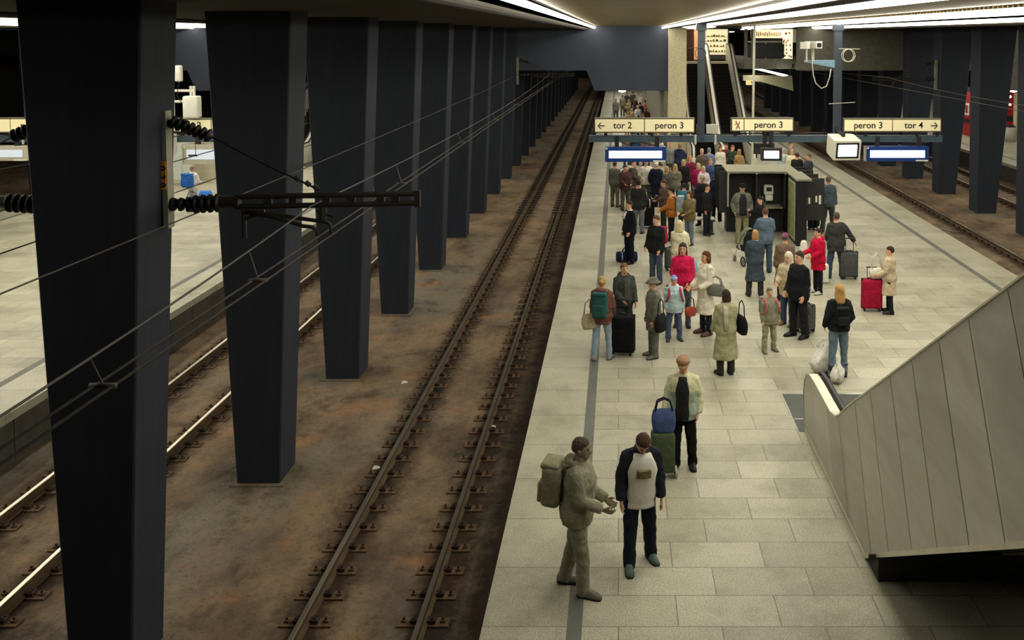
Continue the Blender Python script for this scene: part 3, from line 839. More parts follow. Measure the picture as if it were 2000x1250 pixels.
# platform two: the same gantry, signs and boards
O2 = -PITCH
px2, pz2, GY2 = gantry(O2, 'platform two', False, 31.24)
signs(O2, '2', '1', '2', px2, pz2, GY2, False, 1.3, -0.2)
board('dark departure board of platform two at the edge of the picture past the big pillar', px2(1182) + 0.6, px2(1301) + 1.1, pz2(313), pz2(284), GY2 - 0.12, pz2(266), False)
board('dark departure board of platform two seen between the first two pillars', px2(1690) - 0.3, px2(1812), pz2(320), pz2(281), GY2 - 0.12, pz2(266), False)
crt('white boxy monitor of platform two seen between the first two pillars', px2(1640), GY2 - 0.55, pz2(300), 0.86, 0.75, 0.75, mat('d9d6c6', 0.5, var=0.05), -40, 0, M_SCREEN, 0.1)
t = thing('antenna_mast', 'white antenna boxes on two arms fixed to the post of platform two', 'antenna', (px2(1640), GY2 - 0.1, 0))
A = lambda x: (x - CX) * 30.9 / FPX - px2(1640)
m = MB(); m.tube([(A(343), -0.05, pz(232)), (A(343), -0.05, pz(48))], 0.05, 8); m.build('mast', M_GREYW, t)
for (x0, x1, y0, y1, d) in ((350, 363, 127, 158, 0.12), (366, 396, 186, 228, 0.2)):
    m = MB(); m.smooth = True; m.rbox(((A(x0) + A(x1)) / 2, -0.1, (pz(y0) + pz(y1)) / 2), (A(x1) - A(x0), d * 1.6, pz(y0) - pz(y1)), 0.05, 3); m.build('antenna', M_WHITE, t)
for y in (176, 197):
    m = MB(); m.tube([(A(334), -0.05, pz(y)), (A(384), -0.05, pz(y))], 0.04, 8); m.build('arm', M_WHITE, t)
for x in (378, 384):
    m = MB(); m.tube([(A(x), -0.05, pz(190)), (A(x), -0.05, pz(167))], 0.045, 8); m.build('clamp', M_WHITE, t)
m = MB(); m.smooth = True; m.tube([(A(358), -0.1, pz(158)), (A(355), -0.12, pz(170)), (A(352), -0.12, pz(185)), (A(362), -0.12, pz(200)), (A(372), -0.1, pz(192))], 0.012, 6); m.build('cable', M_BLACK, t)
# ---------------------------------------------------------------- near escalator
def escalator_near():
    t = thing('escalator', 'large escalator clad in grey steel panels, rising towards the viewer', 'escalator', (0, 0.2, 0))
    low = [(12.02, 0.02), (7.4, 2.67), (5.0, 4.055)]
    top = [(5.0, 6.18), (12.15, 2.05), (12.6, 1.80), (13.1, 1.50), (13.5, 1.24), (13.75, 1.12), (14.05, 1.06), (15.2, 1.08), (15.6, 1.06), (15.85, 0.98), (16.02, 0.82), (16.09, 0.6), (16.06, 0.35), (15.98, 0.02)]
    for n, (x0, x1) in enumerate(((3.1, 3.22), (4.6, 4.85), (6.1, 6.3))):
        m = MB(); m.prism(low + top, 'x', x0, x1)
        m.build('side_panel', M_STEEL, t)
        m = MB(); rings = []
        for y, z in top:
            rings.append([(x0 - 0.012, y, z - 0.004), (x1 + 0.012, y, z - 0.004), (x1 + 0.012, y, z + 0.02), (x0 - 0.012, y, z + 0.02)])
        m.loft(rings); m.build('top_deck', M_DECK, t)
        if n == 0:
            m = MB()
            inner = [(y, z) for y, z in top]
            rings = [[(x1, y, z - 0.9 if i < 9 else 0.0), (x1 + 0.16, y, z - 0.9 if i < 9 else 0.0), (x1 + 0.16, y, z - 0.03), (x1, y, z - 0.03)] for i, (y, z) in enumerate(inner[:-3])]
            m.loft(rings); m.build('inner_panel', M_CHROME, t)
            m = MB(); m.smooth = True
            m.tube([(x1 + 0.085, y, z + 0.03) for y, z in top[:-1]] + [(x1 + 0.085, 15.9, 0.2)], [(0.045, 0.03)] * len(top), 8, ref=(1, 0, 0)); m.build('handrail', M_BLACK, t)
            # joints between the steel sheets
            m = MB()
            dx, dz = -0.5, -0.866
            for y in (13.55, 12.65, 11.9, 11.05, 10.26, 9.43, 8.66, 7.82, 7.0, 6.2):
                z = 1.20 if y > 13.4 else 2.05 + (12.15 - y) * 0.5776
                if y > 12.15 and y < 13.4: z = 1.78
                # run along (dx, dz) until the lower edge
                L_ = 0.0
                while L_ < 3.0:
                    L_ += 0.02
                    yy, zz = y + dx * L_, z + dz * L_
                    lo = 0.02 if yy > 12.02 else 0.02 + (12.02 - yy) * 0.5745
                    if zz < lo + 0.02: break
                m.add([(3.097, y - 0.006, z - 0.02), (3.097, y + 0.006, z - 0.02), (3.097, yy + 0.006, zz), (3.097, yy - 0.006, zz)], [(0, 1, 2, 3)])
            m.build('joint', M_SEAM, t)
            m = MB(); pts = [(15.98, 0.02)] + low
            m.loft([[(3.085, y, z - 0.03), (3.10, y, z - 0.03), (3.10, y, z + 0.03), (3.085, y, z + 0.03)] for y, z in pts]); m.build('edge_trim', M_DECK, t)
    m = MB(); m.prism([(12.0, 0.06), (7.4, 2.69), (5.0, 4.08), (5.0, 4.6), (12.6, 0.3), (12.9, 0.06)], 'x', 3.22, 6.1); m.build('truss', M_DARK, t)
    m = MB(); n = 26
    for i in range(n):
        m.box((3.4, 12.9 - i * 0.3 - 0.3, 0.1 + i * 0.173), (4.58, 12.9 - i * 0.3, 0.30 + i * 0.173))
    m.build('steps', M_DARKST, t)
    m = MB(); m.box((3.12, 11.48, -0.02), (6.3, 14.2, 0.33)); m.box((3.0, 11.46, 0.29), (6.3, 11.49, 0.345)); m.build('plinth', M_CONCD2, t)
    m = MB(); m.box((3.0, 15.9, 0), (6.4, 17.6, 0.006)); m.box((3.4, 12.7, 0), (4.58, 15.9, 0.006)); m.build('landing_plate', M_PLATE, t)
    m = MB(); m.box((3.0, 17.56, 0), (6.4, 17.63, 0.010)); m.box((3.0, 16.4, 0), (6.4, 16.43, 0.010)); m.build('landing_border', M_CHROME, t)
M_DECK = mat('cfcbb8', 0.35, metal=0.35, var=0.12)
M_SEAM = mat('2b2a25', 0.7)
M_CONCD2 = mat('3a3a36', 0.8, var=0.2, scale=3.0)
M_PLATE = mat('4c4f4c', 0.6, metal=0.3, var=0.12)
escalator_near()

def escalator_far(o, lab):
    t = thing('escalator', lab, 'escalator', (o, 0, 0))
    top = [(48.75, 0.05), (48.62, 0.4), (48.68, 0.75), (48.9, 0.96), (49.2, 1.0), (50.4, 1.02), (51.0, 1.25), (59.0, 5.87), (59.6, 6.02), (60.6, 6.02), (60.8, 5.9), (60.85, 5.5), (60.8, 5.0)]
    low = [(59.9, 4.6), (51.4, 0.0)]
    for x0, x1 in ((3.66, 3.9), (5.14, 5.44), (6.68, 6.94)):
        m = MB(); m.prism(top + low, 'x', x0, x1); m.build('balustrade', M_CHROME2, t)
        for x in (x0 + 0.03, x1 - 0.03):
            m = MB(); m.smooth = True; m.tube([(x, y, z + 0.04) for y, z in top[1:-2]], 0.04, 6); m.build('handrail', M_BLACK, t)
    for x0, x1 in ((3.9, 5.14), (5.44, 6.68)):
        m = MB()
        for i in range(29):
            y = 50.9 + i * 0.3; z = i * 0.173
            m.box((x0, y, z - 0.3), (x1, y + 0.31, z + 0.01))
        m.build('steps', mat('1d1a18', 0.95, var=0.05, spec=0.05), t)
        m = MB(); m.box((x0, 48.7, 0), (x1, 51.0, 0.008)); m.build('landing_plate', M_PLATE, t)
M_CHROME2 = mat('e8e2cf', 0.4, metal=0.1, var=0.1)
escalator_far(0, 'far pair of escalators rising to the gallery beside the concrete column')
escalator_far(-PITCH, 'escalators of platform two glimpsed through the gap between dark pillars')

# ---------------------------------------------------------------- phone kiosk
def kiosk():
    t = thing('phone_kiosk', 'black phone kiosk with open booths and pale flat roof', 'phone kiosk', (0, 0, 0))
    zr = 2.11
    m = MB(); m.box((3.62, 32.6, 0.0), (5.5, 33.2, zr - 0.06)); m.build('core_wall', M_KIO, t)
    m = MB(); m.box((5.55, 30.25, 0.0), (5.86, 33.6, zr - 0.06)); m.build('core_wall', M_BLACK, t)
    m = MB(); m.box((3.56, 31.9, zr - 0.06), (5.9, 33.7, zr)); m.box((5.50, 30.2, zr - 0.06), (6.0, 31.95, zr)); m.build('roof', M_ROOF, t)
    for x in (3.58, 4.5, 5.44):
        m = MB(); m.prism([(32.7, 0.85), (31.98, 0.85), (31.9, 0.95), (31.9, 2.05), (32.7, 2.05)], 'x', x, x + 0.05); d = m.build('divider', M_KIO, t)
        m = MB(); m.box((x - 0.005, 31.86, 2.03), (x + 0.055, 32.5, 2.052))
        if x < 4: m.box((x - 0.006, 31.875, 0.95), (x + 0.03, 31.9, 2.05))
        m.build('edge_strip', M_GREYW, d)
    m = MB(); m.box((3.62, 32.5, 0.0), (5.5, 32.62, 0.9)); m.build('lower_panel', M_DARK, t)
    for x in (3.75, 4.72):
        m = MB(); m.box((x, 31.95, 0.88), (x + 0.68, 32.6, 0.92)); m.build('shelf', M_ROOF, t)
    # public telephone in the open booth
    ph = thing('telephone', 'white public telephone on the wall of the empty booth', 'telephone', (5.0, 32.56, 1.34))
    m = MB(); m.smooth = True; m.rbox((0, -0.1, 0.08), (0.34, 0.2, 0.36), 0.08, 3); m.rbox((0.02, -0.09, -0.18), (0.26, 0.17, 0.22), 0.05, 3); m.build('body', M_WHITE, ph)
    m = MB(); m.smooth = True; m.tube([(-0.19, -0.12, 0.2), (-0.21, -0.15, 0.05), (-0.19, -0.12, -0.1)], [0.035, 0.022, 0.035], 8); m.build('handset', M_BLACK, ph)
    m = MB(); m.box((-0.08, -0.207, 0.05), (0.1, -0.2, 0.18)); m.build('dial_panel', M_DARK, ph)
    m = MB(); m.smooth = True; m.tube([(-0.19, -0.12, -0.1), (-0.17, -0.14, -0.35), (-0.1, -0.1, -0.38), (-0.05, -0.08, -0.25)], 0.012, 6); m.build('cord', M_GREYW, ph)
    # booths on the two narrow sides
    for y in (30.75, 31.7, 32.6, 33.4):
        m = MB(); m.box((5.86, y, 0.72), (6.5, y + 0.04, 2.06)); d = m.build('divider', M_KIO, t)
        if y < 31:
            for x0, x1, z0, z1 in ((6.0, 6.06, 1.25, 1.45), (6.22, 6.28, 1.30, 1.5), (6.33, 6.40, 1.24, 1.52), (5.93, 5.96, 1.2, 1.42)):
                m = MB(); m.box((x0, y - 0.006, z0), (x1, y, z1)); m.build('sticker', M_WHITE, d)
    for y in (32.1, 33.0, 33.7):
        m = MB(); m.box((3.32, y, 0.72), (3.62, y + 0.04, 2.1)); m.build('divider', M_KIO, t)
    m = MB(); m.box((3.32, 33.7, 2.07), (3.62, 33.8, 2.12)); m.build('top_rail', M_GREYW, t)
    m = MB(); m.box((3.57, 31.9, 0.95), (3.585, 32.55, 2.0)); m.build('side_glass', mat('8fa0a8', 0.3), t)
    # poster on the end arm, facing the platform
    m = MB(); m.box((5.535, 30.55, 0.1), (5.55, 31.75, 1.95)); fr = m.build('poster_frame', M_GREYW, t)
    m = MB(); m.box((5.528, 30.62, 0.18), (5.536, 31.68, 1.88)); m.build('poster', poster(), fr)
def poster():
    m, nt, b, N, L = nodes('green_map_poster')
    tc = N('ShaderNodeTexCoord')
    n = N('ShaderNodeTexNoise', i_Scale=4.0, i_Detail=6.0, i_Distortion=0.6)
    L(tc.outputs['Object'], n.inputs['Vector'])
    r = ramp(N, [(0.3, srgb('5f6f54')), (0.45, srgb('8d9a5c')), (0.55, srgb('b5b77d')), (0.62, srgb('9a6a4a')), (0.72, srgb('c9cdb4'))])
    L(n.outputs['Fac'], r.inputs[0]); L(r.outputs[0], b.inputs['Base Color'])
    b.inputs['Roughness'].default_value = 0.4
    return m
M_KIO = mat('2c2c2b', 0.5, var=0.12)
M_ROOF = mat('807d69', 0.7, var=0.1, scale=5.0)
kiosk()

# ---------------------------------------------------------------- gallery shops
def glow(c, s): return emit(tuple(srgb(c)[:3]), s, 'glow_%s_%.1f' % (c, s))
t = thing('shop_window', 'bright shop window with rows of goods at the top of the escalators', 'shop window', (6.4, 63.6, 5.0))
m = MB(); m.box((-0.75, 0.3, 0.3), (0.75, 0.36, 2.0)); m.build('lit_back', glow('e9dfae', 1.0), t)
m = MB()
for x in (-0.8, 0.75): m.box((x, 0, 0), (x + 0.06, 0.3, 2.05))
m.box((-0.8, 0, 0.25), (0.8, 0.3, 0.32)); m.box((-0.8, 0, 1.98), (0.8, 0.3, 2.05)); m.build('frame', M_CONCD, t)
m = MB(); m.box((-0.8, 0, 0), (0.8, 0.3, 0.25)); m.build('plinth', M_CONCD, t)
random.seed(3)
for i, z in enumerate((0.5, 0.85, 1.2, 1.5)):
    m = MB(); m.box((-0.72, 0.1, z - 0.03), (0.72, 0.3, z)); 
    x = -0.6
    while x < 0.55:
        wq = random.uniform(0.05, 0.16); m.box((x, 0.12, z), (x + wq, 0.22, z + random.uniform(0.05, 0.14))); x += wq + random.uniform(0.02, 0.12)
    m.build('shelf_of_goods', mat(('a08a5c', 'b59a66', '8a7c58', 'a8946a')[i], 0.7), t)
t = thing('shop_front', 'brown and orange shop front at the gallery end by the column', 'shop front', (4.9, 63.4, 5.0))
m = MB(); m.box((-0.9, 0, 0), (0.0, 0.1, 2.0)); m.build('shutter', mat('5a3626', 0.6, var=0.2), t)
m = MB(); m.box((0.02, 0, 0.0), (0.34, 0.12, 2.0)); m.build('door_post', glow('e09a62', 0.7), t)
m = MB(); m.box((0.36, 0, 0.0), (0.6, 0.12, 2.0)); m.build('door_leaf', glow('e8c79a', 0.8), t)
t = thing('shop_front', 'lit shop with a bright sign band behind dark panels on the gallery', 'shop front', (8.9, 58.6, 5.0))
m = MB(); m.box((-0.95, 0, 1.42), (0.95, 0.08, 1.93)); b_ = m.build('sign_band', glow('f3cf9a', 1.6), t)
m = MB()
random.seed(5)
for k in range(16):
    x = -0.85 + k * 0.108; m.box((x, -0.012, 1.5 + 0.05 * random.random()), (x + 0.06, 0.0, 1.72 + 0.1 * random.random()))
m.build('sign_pattern', mat('a8723f', 0.6), b_)
m = MB(); m.box((-0.95, 0.0, 0.0), (0.95, 0.08, 1.42)); m.build('dark_panel', M_BLACK, t)
m = MB(); m.box((0.97, 0.0, 0.1), (1.55, 0.08, 1.95)); wd = m.build('lit_window', glow('f6d6a4', 1.7), t)
m = MB()
for k in range(14):
    x = 0.99 + random.random() * 0.45; z = 0.2 + random.random() * 1.5; m.box((x, -0.015, z), (x + 0.09, 0.0, z + 0.12))
m.build('goods', mat('b4653a', 0.6), wd)
m = MB(); m.box((1.56, -0.02, 1.15), (1.8, 0.1, 1.95)); m.build('side_panel', M_GREYW, t)
m = MB(); m.box((-1.3, -0.05, 1.2), (-1.18, 0.05, 1.9)); m.build('lit_strip', glow('f0c08a', 1.5), t)
t = thing('gallery_railing', 'dark panelled railing along the gallery edge', 'railing', (8.28, 54.05, 5.28))
for x0, x1 in ((-1.2, 0.9),):
    m = MB(); m.box((x0, 0, 0.05), (x1, 0.05, 0.82)); m.build('panel', M_BLACK, t)
    m = MB(); m.box((x0, -0.04, 0.9), (x1, 0.06, 0.98)); m.build('top_rail', M_GREYCH, t)
    for x in (x0, (x0 + x1) / 2, x1 - 0.05):
        m = MB(); m.box((x, 0.01, 0.0), (x + 0.05, 0.07, 0.95)); m.build('post', M_GREYCH, t)
for i, x in enumerate((6.98, 7.35)):
    tag(MB().box((x, 54.0, 5.28), (x + 0.16, 54.25, ZC)).build('gallery_post', M_CONCD), 'grey post at the top of the far escalators, %s' % ('next to the balustrade' if i == 0 else 'next to the railing'), 'post')
# pale stair wall seen under the gallery
def P66(x, y): return ((x - CX) * 66 / FPX, EYE - (y - HOR) * 66 / FPX)
m = MB(); m.prism([P66(1450, 147), P66(1545, 147), P66(1548, 177), P66(1485, 159), P66(1450, 157)], 'y', 66, 66.3)
struct('stair_soffit', m, mat('cfcaa8', 0.8, var=0.08))
t = thing('direction_sign', 'small yellow sign with an up arrow under the gallery beside the escalator', 'sign', (6.95, 53.0, 3.9))
m = MB(); m.box((-0.02, 0, -0.02), (0.42, 0.05, 0.24)); m.build('face', emit((0.75, 0.62, 0.25), 0.4, 'yellow_sign'), t)
m = MB(); m.tube([(0.31, -0.01, 0.03), (0.31, -0.01, 0.19)], 0.014, 5); m.tube([(0.25, -0.01, 0.12), (0.31, -0.01, 0.19), (0.37, -0.01, 0.12)], 0.014, 5); m.build('arrow', M_BLACK, t)
# platform four: red kiosk, column, bins, shop
t = thing('red_kiosk', 'red shop kiosk on platform four seen between the pillars', 'kiosk', (25.3, 63.2, 0))
m = MB(); m.box((-2.4, 0, 0), (2.7, 3.5, 3.7)); m.build('body', M_RED, t)
m = MB(); m.box((-2.3, -0.03, 1.0), (2.6, 0.0, 1.35)); m.box((-2.43, 0.1, 0.85), (-2.4, 3.3, 1.1)); m.box((-2.43, 0.1, 2.9), (-2.4, 3.3, 3.2)); m.build('counter', M_DARK, t)
m = MB(); m.box((-2.43, 0.25, 1.35), (-2.4, 1.0, 2.15)); pn = m.build('notice_panel', M_WHITE, t)
m = MB(); m.box((-2.44, 0.4, 1.5), (-2.43, 0.85, 2.0)); m.build('notice_print', mat('8c3a44', 0.6), pn)
m = MB(); m.box((1.2, -0.03, 0.9), (2.4, 0.0, 1.7)); m.build('window', mat('9a7140', 0.5), t)
for x, z in ((-2.1, 2.95), (0.15, 3.1), (0.15, 2.6), (0.15, 2.1)):
    m = MB(); m.ball((x, -0.03, z), (0.09, 0.03, 0.09)); m.build('lamp', glow('fff0e0', 1.5), t)
tag(MB().box((24.75, 60.4, 0), (25.15, 60.9, 4.7)).build('column_concrete', M_CONC), 'pale concrete column standing before the red kiosk', 'column')
t = thing('litter_bin', 'grey litter bin beside the pale column on platform four', 'bin', (24.3, 60.2, 0))
m = MB(); m.smooth = True; m.tube([(0, 0, 0), (0, 0, 0.9)], [0.3, 0.32], 14); m.build('bin_body', M_GREYW, t)
m = MB(); m.smooth = True; m.tube([(0, 0, 0.92), (0, 0, 1.02)], [0.33, 0.2], 14); m.build('lid', M_DARK, t)
t = thing('shop_front', 'orange lit shop front high on the gallery of platform four', 'shop front', (25.3, 61.2, 5.0))
m = MB(); m.box((-0.6, 0, 0.1), (0.0, 0.1, 1.9)); m.build('lit_window', glow('d8cda0', 0.9), t)
m = MB(); m.box((0.02, 0, 0.7), (0.8, 0.1, 1.9)); m.build('orange_panel', glow('e8743a', 0.9), t)
m = MB(); m.box((0.02, 0, 0.1), (0.8, 0.1, 0.68)); m.build('lower_window', glow('e6dcb8', 0.9), t)
t = thing('snack_kiosk', 'small brown kiosk far down platform four', 'kiosk', (24.0, 96, 0))
m = MB(); m.box((-0.3, 0, 0), (1.2, 2.5, 2.4)); m.build('body', mat('7a4038', 0.6), t)
m = MB(); m.box((-0.35, -0.05, 0.2), (-0.05, 0.0, 1.0)); m.box((0.2, -0.05, 0.2), (0.6, 0.0, 1.0)); m.build('display', M_GREYW, t)
t = thing('advert_sign', 'glowing green and white sign far down platform four', 'sign', (22.9, 98, 0))
m = MB(); m.box((-0.05, 0, 0), (0.05, 0.1, 1.5)); m.build('post', M_DARK, t)
m = MB(); m.smooth = True; m.rbox((0, 0, 1.9), (0.5, 0.15, 0.8), 0.1, 3); m.build('panel', glow('8fdcae', 1.4), t)
# platform two: notice boards and cabinet
t = thing('notice_board', 'white double notice board on platform two between the first two pillars', 'notice board', at(351, 362))
m = MB(); m.box((-0.35, 0, 0.1), (0.62, 0.08, 1.95)); m.build('frame', M_GREYW, t)
for x in (-0.33, 0.56):
    m = MB(); m.box((x, 0.01, 0), (x + 0.04, 0.06, 0.12)); m.build('leg', M_GREYW, t)
for x0, x1 in ((-0.28, 0.1), (0.15, 0.55)):
    m = MB(); m.box((x0, -0.01, 0.25), (x1, 0.0, 1.85)); m.build('sheet', mat('c7cfc6', 0.6), t)
t = thing('advert_stand', 'narrow dark advert stand beside the white notice board on platform two', 'advert stand', at(332, 410))
m = MB(); m.box((-0.3, 0, 0.0), (0.12, 0.1, 1.75)); m.build('frame', M_DARK, t)
m = MB(); m.box((-0.25, -0.012, 0.35), (0.07, 0.0, 1.65)); m.build('poster', mat('b9c4c9', 0.5, var=0.3, scale=8), t)
t = thing('vending_cabinet', 'beige cabinet with a reddish picture on platform two', 'cabinet', at(385, 352))
m = MB(); m.box((-0.5, 0, 0), (0.7, 0.8, 1.9)); m.build('body', mat('b9b29a', 0.6), t)
m = MB(); m.box((-0.4, -0.02, 1.0), (0.4, 0.0, 1.7)); m.build('picture', mat('8d5a4c', 0.5, var=0.5, scale=6), t)
# ---------------------------------------------------------------- people
BAKE = []
def folds(name, size):
    t = bpy.data.textures.get(name)
    if t is None:
        t = bpy.data.textures.new(name, 'CLOUDS'); t.noise_scale = size; t.noise_depth = 2
    return t
def remesh(o, vox, smooth, fold=0.0, size=0.10):
    md = o.modifiers.new('remesh', 'REMESH'); md.mode = 'VOXEL'; md.voxel_size = vox; md.use_smooth_shade = True
    if smooth:
        sm = o.modifiers.new('smooth', 'SMOOTH'); sm.factor = 0.5; sm.iterations = smooth
    if fold:
        dm = o.modifiers.new('folds', 'DISPLACE'); dm.texture = folds('folds_%03d' % int(size * 1000), size); dm.strength = fold; dm.mid_level = 0.45; dm.texture_coords = 'LOCAL'
    BAKE.append(o)
def bake():
    dg = bpy.context.evaluated_depsgraph_get()
    done = []
    for o in BAKE:
        me = bpy.data.meshes.new_from_object(o.evaluated_get(dg))
        done.append((o, me))
    for o, me in done:
        o.modifiers.clear()
        old = o.data
        me.name = old.name
        o.data = me
        if not me.materials:
            for x in old.materials: me.materials.append(x)
    BAKE.clear()
TORSO = [(0.84, 0.13, 0.10, 0.0), (0.90, 0.165, 0.115, 0.005), (0.97, 0.165, 0.115, 0.005), (1.06, 0.145, 0.100, 0.0), (1.16, 0.150, 0.104, -0.004),
         (1.27, 0.168, 0.115, -0.006), (1.36, 0.178, 0.112, 0.0), (1.42, 0.165, 0.095, 0.006), (1.465, 0.105, 0.075, 0.012), (1.50, 0.062, 0.062, 0.010), (1.56, 0.054, 0.058, 0.0)]
HEADR = [(1.522, 0.022, 0.030, -0.050), (1.535, 0.042, 0.052, -0.040), (1.555, 0.056, 0.074, -0.020), (1.585, 0.067, 0.088, -0.008), (1.62, 0.073, 0.096, -0.002),
         (1.655, 0.076, 0.099, 0.002), (1.69, 0.073, 0.095, 0.006), (1.72, 0.060, 0.080, 0.008), (1.74, 0.038, 0.053, 0.008), (1.75, 0.012, 0.020, 0.008)]
def ell(c, rx, ry, n=16):
    return [Vector((c[0] + rx * math.cos(2 * math.pi * k / n), c[1] + ry * math.sin(2 * math.pi * k / n), c[2])) for k in range(n)]

class Fig:
    """one posed figure, facing -y, feet on the ground at the origin"""
    def __init__(f, H, lean=0, arms=None, legs=None, nod=0, turn=0, bulk=1.0, fem=False, sit=False):
        f.s = H / 1.75; f.th = R(lean); f.nod = R(nod); f.turn = R(turn); f.bulk = bulk; f.fem = fem
        f.arms = arms or ((4, 9, 14, 2), (6, 9, 10, 3))
        f.legs = legs or ((0, 3, 0, 1), (0, 3, 0, 1))
        f.hz = 0.93
        # drop the hips so that the lower foot stands on the ground
        lo = 9
        for sg, lg in zip((-1, 1), f.legs):
            k = f.d(sg, lg[0], lg[1]) * 0.43; a = f.d(sg, lg[2], lg[3]) * 0.41
            lo = min(lo, 0.92 + k.z + a.z)
        f.dz = 0.085 - lo
    def d(f, sg, a, b):
        a, b = R(a), R(b)
        return Vector((sg * math.sin(b), -math.sin(a) * math.cos(b), -math.cos(a) * math.cos(b)))
    def T(f, p):
        """trunk point: lean about the hips"""
        p = Vector(p); z = p.z - f.hz
        if z > 0:
            c, s_ = math.cos(f.th), math.sin(f.th)
            p = Vector((p.x, p.y * c - z * s_, f.hz + z * c + p.y * s_))
        return Vector((p.x, p.y, p.z + f.dz)) * f.s
    def Hd(f, p):
        """head point: turn and nod about the neck, then lean"""
        p = Vector(p) - Vector((0, 0.01, 1.52))
        c, s_ = math.cos(f.turn), math.sin(f.turn)
        p = Vector((p.x * c - p.y * s_, p.x * s_ + p.y * c, p.z))
        c, s_ = math.cos(f.nod), math.sin(f.nod)
        p = Vector((p.x, p.y * c - p.z * s_, p.z * c + p.y * s_)) + Vector((0, 0.01, 1.52))
        return f.T(p)
    def arm(f, i):
        sg = (-1, 1)[i]; a = f.arms[i]; w_ = 0.172 * (0.92 if f.fem else 1.0)
        sh = f.T((sg * w_, 0.005, 1.405)); inn = f.T((sg * 0.10, 0.008, 1.425))
        el = sh + f.d(sg, a[0], a[1]) * 0.285 * f.s; wr = el + f.d(sg, a[2], a[3]) * 0.255 * f.s
        return inn, sh, el, wr
    def leg(f, i):
        sg = (-1, 1)[i]; l = f.legs[i]
        hp = Vector((sg * 0.088, 0, 0.92 + f.dz)) * f.s
        kn = hp + f.d(sg, l[0], l[1]) * 0.43 * f.s; an = kn + f.d(sg, l[2], l[3]) * 0.41 * f.s
        return hp, kn, an
    def ring(f, z, rx, ry, yo, tr, n=16):
        return [tr(p) for p in ell((0, yo, z), rx, ry, n)]

